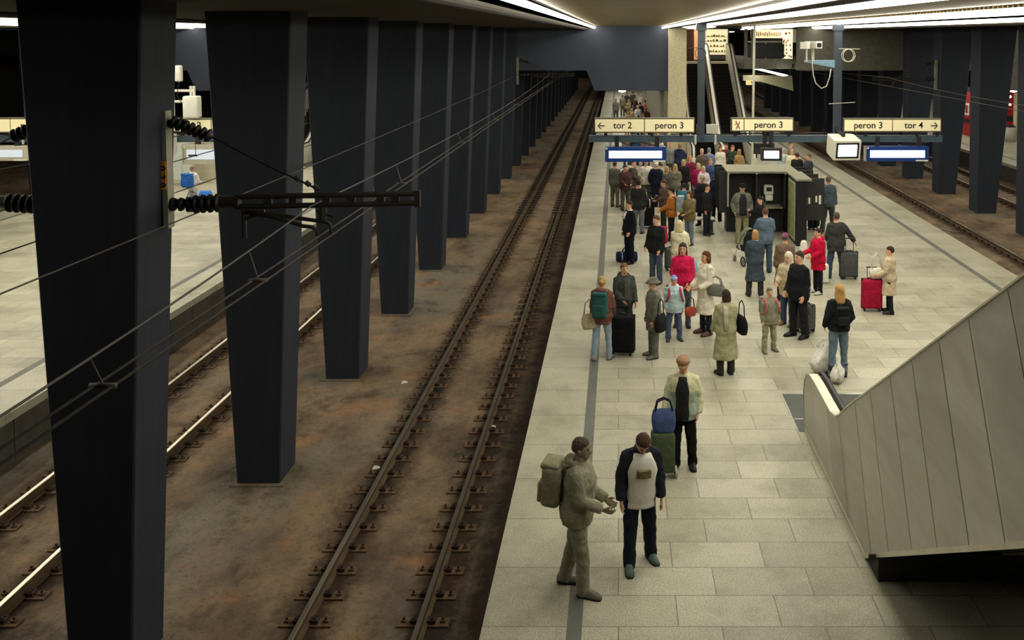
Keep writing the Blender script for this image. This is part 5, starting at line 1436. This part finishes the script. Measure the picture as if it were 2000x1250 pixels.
# 9 white coat
a, f = P('auburn-haired woman in long cream coat and dark stockings, side-on', 1378, 652, 492, -62, hair='bob', hairc='5f3418', fem=True, top='ddd6c2', hem=0.46, flare=0.09, bottom=('20242f', 'slim'), shoes='5a3b36', bulk=1.04, arms=((10, 10, 60, -10), (10, 12, 70, -14)))
soft_bag('handbag', 'big grey handbag hanging at the elbow of the woman in the cream coat', off(a, 0.30, 0.05, 0.92), -30, 0.44, 0.16, 0.26, '77776c', ('77776c', 0.16, 2))
soft_bag('handbag', 'small red bag held in front of the woman in the cream coat', off(a, -0.1, -0.33, 0.42), 20, 0.26, 0.12, 0.2, 'a8503c', ('3a2a26', 0.22, 1))
# 10 olive coat
a, f = P('woman in long olive coat with pale scarf, back turned, black shoulder bag', 1417, 731, 567, 196, hair='bob', hairc='3b2720', fem=True, top='9f9d7a', hem=0.34, flare=0.06, bottom=('37342a', 'loose'), shoes='1d1a18', bulk=1.18, scarf='a8a494', arms=((14, 10, 70, -16), (8, 12, 30, 0)))
m = MB(); m.smooth = True; m.tube([f.T((0.06, 0.10, 1.47)), f.T((0.07, 0.172, 1.38)), f.T((0.07, 0.182, 1.2)), f.T((0.06, 0.188, 0.95))], [(0.05, 0.012), (0.05, 0.014), (0.05, 0.012), (0.05, 0.01)], 8, ref=(1, 0, 0)); m.build('scarf_end', cloth('b3ab95'), a)
soft_bag('shoulder_bag', 'black shoulder bag at the side of the woman in the olive coat', off(a, -0.31, 0.04, 0.80), 196 + 90, 0.42, 0.16, 0.34, '1b1b1e', ('1b1b1e', 0.30, 1))
# 11 pale child
a, f = P('child in pale grey green jacket with red straps and mottled trousers', 1502, 686, 563, 14, hair='short', hairc='6f6a58', top='84826f', topm=None, hem=0.78, bottom=(pattern('7d7a62', '9c987c', 14, 'mottled_trousers'), 'loose'), shoes='7a7766', bulk=1.22, legs=((4, 6, 0, 3), (-4, 7, -4, 3)))
backpack('grey bag with faded red straps on the child in mottled trousers', a, f, '85836f', 0.3, 0.34, 0.14, strap='b0605a')
# 12 black jacket man, 13 companion
a, f = P('dark-haired man in black jacket with a white pattern and black trousers, side-on', 1559, 658, 492, -58, hair='short', hairc='3a2c20', top='1b1c1f', hem=0.78, bottom=('1f2023', 'loose'), shoes='141414', bulk=1.2, arms=((8, 8, 40, -10), (-4, 10, 26, 2)), legs=((4, 4, 0, 2), (-4, 4, -6, 2)))
m = MB(); m.smooth = True
for i, (t0, z) in enumerate(((118, 0.98), (128, 1.04), (140, 1.0), (112, 1.10), (132, 1.14), (146, 1.10))):
    pts = [f.T(((0.225 * f.bulk) * math.sin(R(t0 + e * 26)), -(0.172 * f.bulk) * math.cos(R(t0 + e * 26)), z + e * 0.12)) for e in (-0.5, 0, 0.5)]
    m.tube(pts, [0.008, 0.016, 0.008], 6)
m.build('jacket_pattern', cloth('c2c4c2'), a)
suitcase('grey suitcase behind the man in the black patterned jacket', at(1573, 648), -40, 0.40, 0.28, 0.62, '55554f', 0.0)
P('person in beige jacket with pale hood up, standing behind the black jacket', 1538, 634, 495, -40, hair=None, hat='hood', hatc='d6cdb3', top='b9ab8a', hem=0.72, bottom=('42506a', 'loose'), shoes='8a7350', bulk=1.12, arms=HOLD)
# 14 mauve hat
P('person in long brown coat and mauve knit hat by the kiosk end, back turned', 1532, 586, 457, 176, H=1.66, hat='beanie', hatc='7d4a62', hair='short', hairc='5a4a3a', top='705c4e', hem=0.42, flare=0.08, bottom=('2a2624', 'loose'), bulk=1.15)
# 15 blue coat
a, f = P('blonde woman in long slate blue coat, back turned, by the pushchair', 1474, 578, 450, 178, hair='bob', hairc='b18a52', fem=True, top='404b56', hem=0.42, flare=0.08, bottom=('3a3c3c', 'loose'), shoes='23221f', bulk=1.14, collar=('plain', 'd9dedd'), arms=((20, 10, 60, -10), (20, 10, 60, -10)), legs=((0, 7, 0, 3), (0, 7, 0, 3)))
# 16 denim jacket
P('man in denim jacket and jeans, back turned, pushing the pushchair', 1494, 532, 407, 184, hair='short', hairc='5c4330', top='5a6a7a', hem=0.80, bottom=('3d5266', 'loose'), shoes='2a2a2c', bulk=1.14, arms=((26, 14, 50, -10), (26, 14, 50, -10)))
# 17 guard
P('man in black cap, open olive jacket and khaki trousers, hands in pockets, before the kiosk', 1449, 474, 360, 2, hair='short', hairc='3a3028', hat='cap', hatc='19191b', top='66685a', hem=0.78, bottom=('8f8a6e', 'loose'), shoes='7a7564', front=('25272b', 26, 0.84, 1.47), arms=POCK, bulk=1.16, collar=('plain', '66685a'))
# 18 at the phone
P('dark-haired person in black by the telephone, side-on behind the denim jacket', 1484, 487, 386, -60, H=1.62, hair='short', hairc='221a16', top='1e1f22', hem=0.78, bottom=('222428', 'loose'), arms=((30, 10, 125, -20), (4, 8, 20, 0)))
# 19 red coat right
a, f = P('dark-haired woman in crimson hooded coat and black trousers by the white case', 1597, 573, 447, -70, hair='short', hairc='2c211c', fem=True, top='bb1238', hem=0.66, flare=0.03, bottom=('1b1c22', 'slim'), shoes='b9b4a8', bulk=1.2, collar=('hood', 'bb1238'), arms=((22, 10, 75, -8), (16, 10, 70, -8)))
# 20 blazer man
a, f = P('man in dark grey blazer and jeans, back turned, holding the grey suitcase handle', 1632, 543, 415, 180, hair='short', hairc='54483c', top='393a38', hem=0.74, bottom=('3a4860', 'loose'), shoes='26282e', bulk=1.18, arms=((10, 38, 4, 34), (10, 10, 50, -10)), legs=((-2, 8, -8, 4), (4, 8, 0, 4)))
suitcase('grey soft suitcase with its handle pulled out, held by the man in the blazer', at(1657, 544), 178, 0.48, 0.3, 0.72, '4a4c4d', 0.40)
t = thing('instrument_case', 'white tapering instrument case standing by the kiosk end', 'instrument case', at(1569, 545))
m = MB(); m.smooth = True
m.tube([(0, 0, 0.02), (0, 0, 0.12), (0, 0, 0.40), (0, 0, 0.62), (0, 0, 0.98), (0, 0, 1.05)], [(0.17, 0.08), (0.2, 0.1), (0.17, 0.1), (0.13, 0.09), (0.09, 0.07), (0.06, 0.05)], 14, ref=(1, 0, 0)); m.build('shell', mat('d8d6c8', 0.5, var=0.05), t)
m = MB(); m.tube([(0.2, -0.02, 0.25), (0.24, -0.03, 0.32), (0.24, -0.03, 0.42), (0.18, -0.02, 0.48)], 0.012, 6); m.build('handle', M_BLACK, t)
t = thing('case', 'white flat case on the floor behind the woman in the crimson coat', 'case', at(1606, 552), R(5))
m = MB(); m.smooth = True; m.rbox((0, 0, 0.26), (0.3, 0.2, 0.5), 0.04, 3); m.build('shell', M_WHITE, t)
m = MB(); m.tube([(-0.08, 0, 0.51), (-0.07, 0, 0.56), (0.07, 0, 0.56), (0.08, 0, 0.51)], 0.012, 6); m.build('handle', M_DARK, t)
# 21 trench coat, red suitcase
a, f = P('short-haired woman in beige trench coat standing beside a red suitcase', 1736, 611, 482, -112, hair='short', hairc='3a281e', fem=True, top='c2b296', hem=0.50, flare=0.06, bottom=('1b1e24', 'slim'), shoes='2b2422', bulk=1.1, collar=('plain', 'b8a88c'), arms=((20, 10, 60, -6), (14, 10, 60, -8)), legs=((3, 4, 0, 2), (-5, 5, -4, 2)))
q_ = at(1702, 606)
suitcase('big red suitcase with its handle up beside the trench coat', q_, -8, 0.48, 0.32, 0.74, '9c1836', 0.28, hc='1d1416')
soft_bag('tote_bag', 'white handbag with looped handles lying on the red suitcase', (q_.x + 0.1, q_.y - 0.02, 0.79), 10, 0.34, 0.22, 0.24, 'd4d0c0', ('d8d4c4', 0.36, 2))
# 22 blonde woman
a, f = P('long-haired blonde woman in black leather jacket, jeans and boots, back turned', 1637, 735, 557, 186, hair='long', hairc='b98f52', fem=True, top='1f2124', hem=0.88, bottom=('687a86', 'slim'), shoes='2a2522', boots=True, bulk=1.02, arms=((-4, 16, 50, -6), (-6, 18, 40, -4)), legs=((2, 3, 0, 2), (-4, 5, -4, 4)))
backpack('small black backpack on the blonde woman in the leather jacket', a, f, '17181a', 0.27, 0.34, 0.13, pocket='26282b')
soft_bag('plastic_bag', 'crumpled white plastic carrier bag on the floor beside the blonde woman', at(1603, 728), 20, 0.50, 0.34, 0.56, 'd9d7cc', ('d9d7cc', 0.10, 2), cat='bag', slump=0.35, lean=0.10)
soft_bag('plastic_bag', 'slumped small white bag leaning on the big carrier bag by the boots', off(a, 0.12, 0.32, 0), 60, 0.34, 0.26, 0.40, 'cfcdc0', None, cat='bag', slump=0.4)
# 23 suit
a, f = P('man in black suit and white shirt standing side-on by a sports bag', 1229, 514, 393, -64, hair='short', hairc='3f2f22', top='16181f', hem=0.78, bottom=('14161c', 'loose'), shoes='0f0f10', front=('e2dfd6', 15, 1.18, 1.47), bulk=1.02, arms=((4, 8, 12, 2), (-6, 14, 30, -6)), collar=('plain', 'e4e2da'))
duffel('navy sports bag with pale trim at the feet of the man in the suit', at(1224, 511), 4, 0.62, 0.15, '1d2440', '8d93a3')
# 24 red backpack man
a, f = P('man in black jacket and jeans carrying a red backpack, facing the track', 1281, 553, 422, -40, hair='short', hairc='5a3a2a', top='1d1e20', hem=0.80, bottom=('454f5f', 'loose'), shoes='25262a', bulk=1.14, arms=((8, 10, 40, -10), (2, 10, 30, 0)))
backpack('red backpack on the man in the black jacket near the suit', a, f, '9a2440', 0.3, 0.44, 0.16, strap='a52846')
# 25 cream hooded
P('person in cream quilted coat with tan fur hood, back turned', 1327, 556, 425, 160, H=1.68, hair=None, hat='hood', hatc='c9b78e', top='d6ccae', hem=0.66, flare=0.02, bottom=('6b5a46', 'loose'), shoes='3a3028', bulk=1.2, arms=HOLD)
# 26 orange jacket with grey rucksack
a, f = P('person in orange brown jacket under a big grey rucksack', 1311, 470, 370, -104, H=1.70, hair='short', hairc='1e1814', top='a5652c', hem=0.80, bottom=('1c1c1f', 'loose'), bulk=1.1, arms=((24, 10, 60, -6), (24, 10, 60, -6)), collar=('plain', 'd8cfb4'))
backpack('grey rucksack with pink top on the person in the orange brown jacket', a, f, '8c979a', 0.34, 0.54, 0.22, strap='2a2a2c', pocket='9aa3a4')
P('brown-haired person in olive brown jacket and grey blue jeans, side-on behind the rucksack', 1346, 478, 374, -56, hair='bob', hairc='5b3c22', top='6f6140', hem=0.80, bottom=('66727f', 'slim'), bulk=1.12, arms=HOLD)
suitcase('black suitcase standing behind the man in the suit', at(1263, 444), 4, 0.52, 0.3, 0.66, '1a1b1f', 0.0)
suitcase('navy suitcase with its pull handle up in the waiting crowd', at(1266, 432), 0, 0.36, 0.24, 0.72, '1f2a44', 0.34)
duffel('black bag with bright buckles lying on top of the dark suitcases', (at(1276, 446).x, at(1276, 446).y, 0.72), 8, 0.66, 0.15, '1b1c1f', 'b9bcc0')
suitcase('black suitcase leaning by the rear booths of the kiosk', at(1588, 448), 60, 0.46, 0.28, 0.75, '16181d', 0.0, hc='5a6270')
P('person in blue top walking past the kiosk towards the far track', 1617, 452, 344, 150, hair='short', hairc='7a6a58', top='56626e', hem=0.80, bottom=('44494c', 'loose'), arms=DOWN, legs=STEP)
# pushchair
q_ = at(1482, 520)
t = thing('pushchair', 'pushchair with grey green canopy between the slate blue coat and the kiosk', 'pushchair', (q_.x - 0.30, q_.y + 0.3, 0), R(200))
for x, y, r in ((-0.28, 0.3, 0.15), (0.28, 0.3, 0.15), (-0.2, -0.38, 0.10), (0.2, -0.38, 0.10)):
    m = MB(); m.smooth = True; m.tube([(x, y + r * 0.87 * math.cos(a_), r + r * 0.87 * math.sin(a_)) for a_ in [2 * math.pi * k / 16 for k in range(17)]], r * 0.13, 6)
    for k in range(3): a_ = k * math.pi / 3; m.tube([(x, y + r * 0.85 * math.cos(a_), r + r * 0.85 * math.sin(a_)), (x, y - r * 0.85 * math.cos(a_), r - r * 0.85 * math.sin(a_))], 0.008, 5)
    m.build('wheel', M_BLACK, t)
for sg in (-1, 1):
    m = MB(); m.tube([(sg * 0.24, -0.38, 0.12), (sg * 0.25, 0.0, 0.55), (sg * 0.25, 0.42, 1.0)], 0.014, 6); m.tube([(sg * 0.26, 0.3, 0.15), (sg * 0.25, 0.0, 0.55)], 0.014, 6); m.build('frame', M_CHROME, t)
m = MB(); m.tube([(-0.25, 0.42, 1.0), (0.25, 0.42, 1.0)], 0.02, 8); m.build('handlebar', M_BLACK, t)
m = MB(); m.smooth = True; m.rbox((0, -0.05, 0.45), (0.42, 0.5, 0.12), 0.05, 3); m.rbox((0, 0.2, 0.68), (0.42, 0.12, 0.5), 0.05, 3); m.build('seat', cloth('25282b'), t)
m = MB(); m.smooth = True
m.loft([[Vector((0.23 * math.cos(b_), 0.12 - 0.36 * math.sin(c_) * max(0.05, math.sin(b_)), 0.72 + 0.36 * math.cos(c_) * max(0.05, math.sin(b_)))) for b_ in [math.pi * k / 10 for k in range(11)]] for c_ in [R(-20 + 22 * k) for k in range(6)]], closed=False); cn = m.build('canopy', cloth('6c7460'), t)
cn.modifiers.new('thick', 'SOLIDIFY').thickness = 0.012
soft_bag('handbag', 'shiny navy bag hanging on the pushchair beside the denim jacket', (q_.x + 0.22, q_.y + 0.1, 0.62), 0, 0.26, 0.16, 0.26, '22264a', ('22264a', 0.15, 1))
# bench with a pale seat by the kiosk
q_ = at(1362, 452)
t = thing('bench', 'low bench with pale seat in the crowd beside the kiosk', 'bench', q_)
m = MB(); m.smooth = True; m.rbox((0.1, 0, 0.44), (0.95, 0.42, 0.06), 0.025, 3); m.build('seat', M_GREYW, t)
for x in (-0.3, 0.45):
    m = MB(); m.box((x, -0.16, 0), (x + 0.06, 0.16, 0.42)); m.build('leg', M_DARK, t)

# platform two
a, f = P('person in white top on platform two, seen between the first two pillars', 378, 410, 335, 160, H=1.66, hair='short', hairc='8a7a66', top='dad8d0', hem=0.82, bottom=('b9bcc0', 'loose'), arms=HOLD, vox=0.02)
backpack('bright blue rucksack on the person in white on platform two', a, f, '2c5fb0', 0.42, 0.5, 0.26)
soft_bag('travel_bag', 'dark navy bag standing by the person in white on platform two', at(376, 413), 0, 0.52, 0.3, 0.55, '1e2a48', ('1e2a48', 0.2, 1))
soft_bag('travel_bag', 'bright blue bag further along platform two beside the pillar edge', at(402, 392), 0, 0.5, 0.3, 0.4, '3b73c4', None)

# ---------------------------------------------------------------- the far crowd
TEMPL = {}
def template(key, **kw):
    b_, f_ = build_person('waiting traveller', (0, 0, 0), 1.74, 0, vox=0.02, **kw)
    TEMPL[key] = b_
template('man', hair='short', top='444444', bottom=('333333', 'loose'), bulk=1.12, arms=DOWN, hem=0.8)
template('hands', hair='short', top='444445', bottom=('333334', 'loose'), bulk=1.14, arms=HOLD, hem=0.8, collar=('hood', '444445'))
template('woman', hair='long', fem=True, top='444446', bottom=('333335', 'slim'), bulk=1.12, arms=HOLD, hem=0.72, flare=0.03)
template('bob', hair='bob', fem=True, top='444447', bottom=('333336', 'slim'), bulk=1.12, arms=DOWN, hem=0.8)
template('coat', hair='short', hat='beanie', hatc='444449', top='444448', bottom=('333337', 'loose'), bulk=1.12, arms=POCK, hem=0.46, flare=0.06)
bake()
def recolour(o, m):
    o.material_slots[0].link = 'OBJECT'
    o.material_slots[0].material = m
USED = set()
GROUP = 'travellers waiting on the middle platform'
def C(hx, hy, H, yaw, key, top, bot, head, label):
    loc = at(hx, hy, H); loc.z = 0
    src = TEMPL[key]
    if key not in USED:
        USED.add(key); o = src
    else:
        o = dup(src)
    o.location = loc; o.rotation_euler = (0, 0, R(yaw)); s = H / 1.74; o.scale = (s, s, s)
    tag(o, label, 'person', GROUP)
    for ch in o.children:
        n = ch.name.split('.')[0]
        if n in ('jacket', 'coat', 'hood'): recolour(ch, cloth(top) if isinstance(top, str) else top)
        elif n == 'trousers': recolour(ch, cloth(bot))
        elif n == 'hair' and head: recolour(ch, mat(head, 0.8, var=0.25, scale=40.0))
        elif n == 'hat' and head: recolour(ch, cloth(head))
    return o
C(1201, 316, 1.74, 150, 'man', '5c5c50', '6c6a5e', '4a3a34', 'person in dull green at the platform edge under the departure board')
C(1221, 323, 1.70, 20, 'hands', '4a3034', '4a4a44', '2a2020', 'person in dark wine red jacket half hidden under the departure board')
o = C(1236, 313, 1.80, 78, 'hands', '4d4436', '7d7764', '4a3226', 'man in brown grey jacket and white hood side-on under the departure board')
for ch in o.children:
    if ch.name.startswith('hood'): recolour(ch, cloth('d8d6ce'))
t = soft_bag('holdall', 'black holdall slung behind the man with the white hood', (o.location.x - 0.36, o.location.y + 0.05, 0.72), 15, 0.6, 0.3, 0.5, '1c1c1f', ('1c1c1f', 0.3, 1))
C(1247, 352, 1.78, 172, 'man', '2b2c2c', '6d7478', '2a2622', 'person in black jacket and grey jeans just behind the man in the suit')
C(1262, 312, 1.76, 6, 'man', 'cfccbc', '5b5a50', '5a4030', 'person in cream white pullover facing forward below the departure board')
C(1282, 317, 1.70, 170, 'coat', '1c2030', '2b2b2e', 'd9d4c2', 'person in long navy coat and white hat, back turned')
C(1303, 326, 1.70, 40, 'bob', '4a4b44', '3a3c44', 'a5824f', 'blond person in grey green jacket next to the navy coat')
C(1319, 321, 1.70, 175, 'woman', mat('6d6a5a', 0.9, var=0.5, scale=9.0), '3c3a38', 'a58d63', 'long-haired blond person in mottled grey coat, back turned')
C(1335, 312, 1.70, -8, 'bob', '1d1e22', '2a2c30', 'b29a6a', 'blond person in black jacket, first of the three fair heads')
C(1348, 305, 1.70, 20, 'bob', '6a2038', '3a3a40', 'b08a50', 'blond person in wine red jacket in the middle of the fair heads')
C(1364, 319, 1.68, -15, 'bob', '8d1c48', '8a929a', 'b4a078', 'blond person in magenta jacket and pale jeans')
C(1374, 325, 1.66, 25, 'hands', 'c2aeb4', '7d848c', 'a9a878', 'person in pale pink jacket beside the magenta jacket')
C(1388, 310, 1.80, 0, 'hands', '35486a', '3c4350', '8a6a54', 'man in blue and white jacket facing forward beside the kiosk')
C(1372, 344, 1.72, -30, 'coat', '222226', '1b1b1e', '9d9778', 'person in dark coat and pale knit hat before the kiosk side')
C(1400, 338, 1.72, 170, 'hands', '1c2440', '1a1b20', '4a3526', 'person in navy jacket, brown hair, close against the kiosk')
C(1381, 360, 1.68, 60, 'man', '232327', '202226', '2c2420', 'person all in black standing by the kiosk booths')
C(1336, 358, 1.66, 180, 'man', '2f6f7e', '2a3038', '241c1a', 'person in teal jacket behind the grey rucksack')
C(1296, 352, 1.66, -80, 'hands', '5a4a40', '3a3634', '5a3a2c', 'brown-haired person behind the orange brown jacket')
C(1310, 277, 1.80, -20, 'man', '7d8078', '4c4f4c', 'b58a72', 'man in grey padded jacket by the concrete column')
C(1328, 281, 1.74, 160, 'hands', '273048', '2e3138', '8a6a3a', 'person in dark blue jacket leaning by the concrete column')
C(1371, 291, 1.74, 5, 'man', '57493f', '3a3632', 'c29a80', 'bald man in brown jacket at the foot of the escalators')
C(1385, 289, 1.74, 175, 'man', '5f7391', '3b3f47', '5f7391', 'person in grey blue hooded jacket at the foot of the escalators')
C(1407, 286, 1.70, 10, 'bob', 'cfc9b8', '403a36', '5a3a2c', 'person in white blouse by the newel of the escalators')
C(1419, 281, 1.72, -20, 'woman', '5a332c', '2f2a2a', '4a2c22', 'person in reddish brown coat behind the black monitor')
C(1431, 284, 1.70, 30, 'hands', '2c3a34', '2b2d2c', '7a4e36', 'person in dark green jacket near the black monitor')
C(1444, 292, 1.64, 150, 'bob', '9a7c50', '3c3834', '9c7a4c', 'person in tan jacket just behind the kiosk roof')
C(1531, 290, 1.74, 170, 'man', '9fb4b4', '7c8a8c', 'a9a090', 'person in pale blue top behind the kiosk')
C(1548, 292, 1.74, -10, 'man', 'd2c8a4', '5c584e', 'b08a70', 'person in cream jacket behind the kiosk')
C(1557, 299, 1.74, 178, 'man', '232521', '26282a', '3c2e24', 'person in black jacket, back turned, behind the kiosk')
C(1579, 301, 1.76, -70, 'man', '33373c', '2d3034', '6a4a36', 'person in dark grey jacket at the outer booths of the kiosk')
C(1545, 277, 1.74, 60, 'hands', '7c6f66', '4a4844', '5c4236', 'brown-haired person further back beside the dark stripe')
for args in ((1224, 257, 1.7, 10, 'bob', '8a6f5c', '4a4642', '9a744c', 'person with light brown hair between the beam and the departure board'),
             (1241, 256, 1.74, 170, 'man', '2d3f5c', '30343c', '2b3140', 'person in blue jacket between the beam and the departure board'),
             (1262, 258, 1.7, -20, 'hands', '6b5a50', '3c3a3a', '5c4638', 'person in brown grey between the sign and the beam'),
             (1285, 257, 1.72, 30, 'woman', 'c8bfb0', '4a4442', '8c5c44', 'person in white coat close to the concrete column'),
             (1216, 186, 1.7, 160, 'man', '8c8872', '6f6c60', '6a5c48', 'lone figure in grey beige walking under the gallery'),
             (1224, 181, 1.7, 20, 'hands', '3c3f40', '2f3132', '4a4038', 'person in dark grey in the far queue under the gallery'),
             (1236, 179, 1.72, 170, 'man', '4d4a46', '34322f', '3a322c', 'person in grey brown at the back of the far queue'),
             (1228, 194, 1.68, -30, 'woman', 'a08e6c', '5c5648', 'b09a70', 'person in beige coat in the far queue under the gallery'),
             (1241, 190, 1.7, 60, 'hands', '5a3c42', '2c2a2e', '6a4a40', 'person in plum jacket in the far queue under the gallery'),
             (1252, 183, 1.72, 0, 'man', 'd0cbbd', '4c4a48', 'c9b79a', 'person in white top in the far queue under the gallery'),
             (1250, 200, 1.74, 180, 'man', '1e2434', '22252c', '2a2624', 'person in navy jacket in the far queue under the gallery'),
             (1259, 195, 1.68, -60, 'bob', 'b46f62', '3d3434', '5a3a30', 'person in salmon jacket in the far queue under the gallery'),
             (1234, 212, 1.7, 100, 'hands', '9b8b66', '6a6250', 'a5906a', 'person in sand jacket in the queue above the tor 2 sign'),
             (1246, 206, 1.74, 20, 'man', 'c4c4c0', '4c4e52', 'd2c6b4', 'person in pale grey jacket in the queue above the tor 2 sign'),
             (1262, 211, 1.7, 170, 'hands', '4c3026', '2a2422', '5c3a2a', 'person in dark brown jacket in the queue above the tor 2 sign'),
             (1256, 221, 1.7, -40, 'bob', 'd8d4c6', '3c3836', '6a4436', 'person in white jacket right above the tor 2 sign'),
             (1226, 219, 1.7, 90, 'coat', '7d6c44', '3e3a2c', '8a7450', 'person in ochre coat and hat above the tor 2 sign'),
             (1265, 229, 1.74, 175, 'man', '1d2230', '23252c', '262220', 'person in dark navy beside the ribbed column above the sign'),
             (1246, 225, 1.66, -80, 'bob', '6a3c2c', '2f2826', '4a2c20', 'person in russet jacket right above the tor 2 sign'),
             (1203, 193, 1.72, 0, 'man', '7f8078', '6e6f68', '7d745f', 'faint figure in grey walking on the far platform edge')):
    C(*args)
# ribbed wall of the passage beside the far queue
m = MB()
for i in range(34): m.box((2.30, WALL_Y + 1.0 + i * 0.75, 0), (2.42 if i % 2 else 2.5, WALL_Y + 1.7 + i * 0.75, 3.6))
struct('wall_passage', m, M_GREYCH)
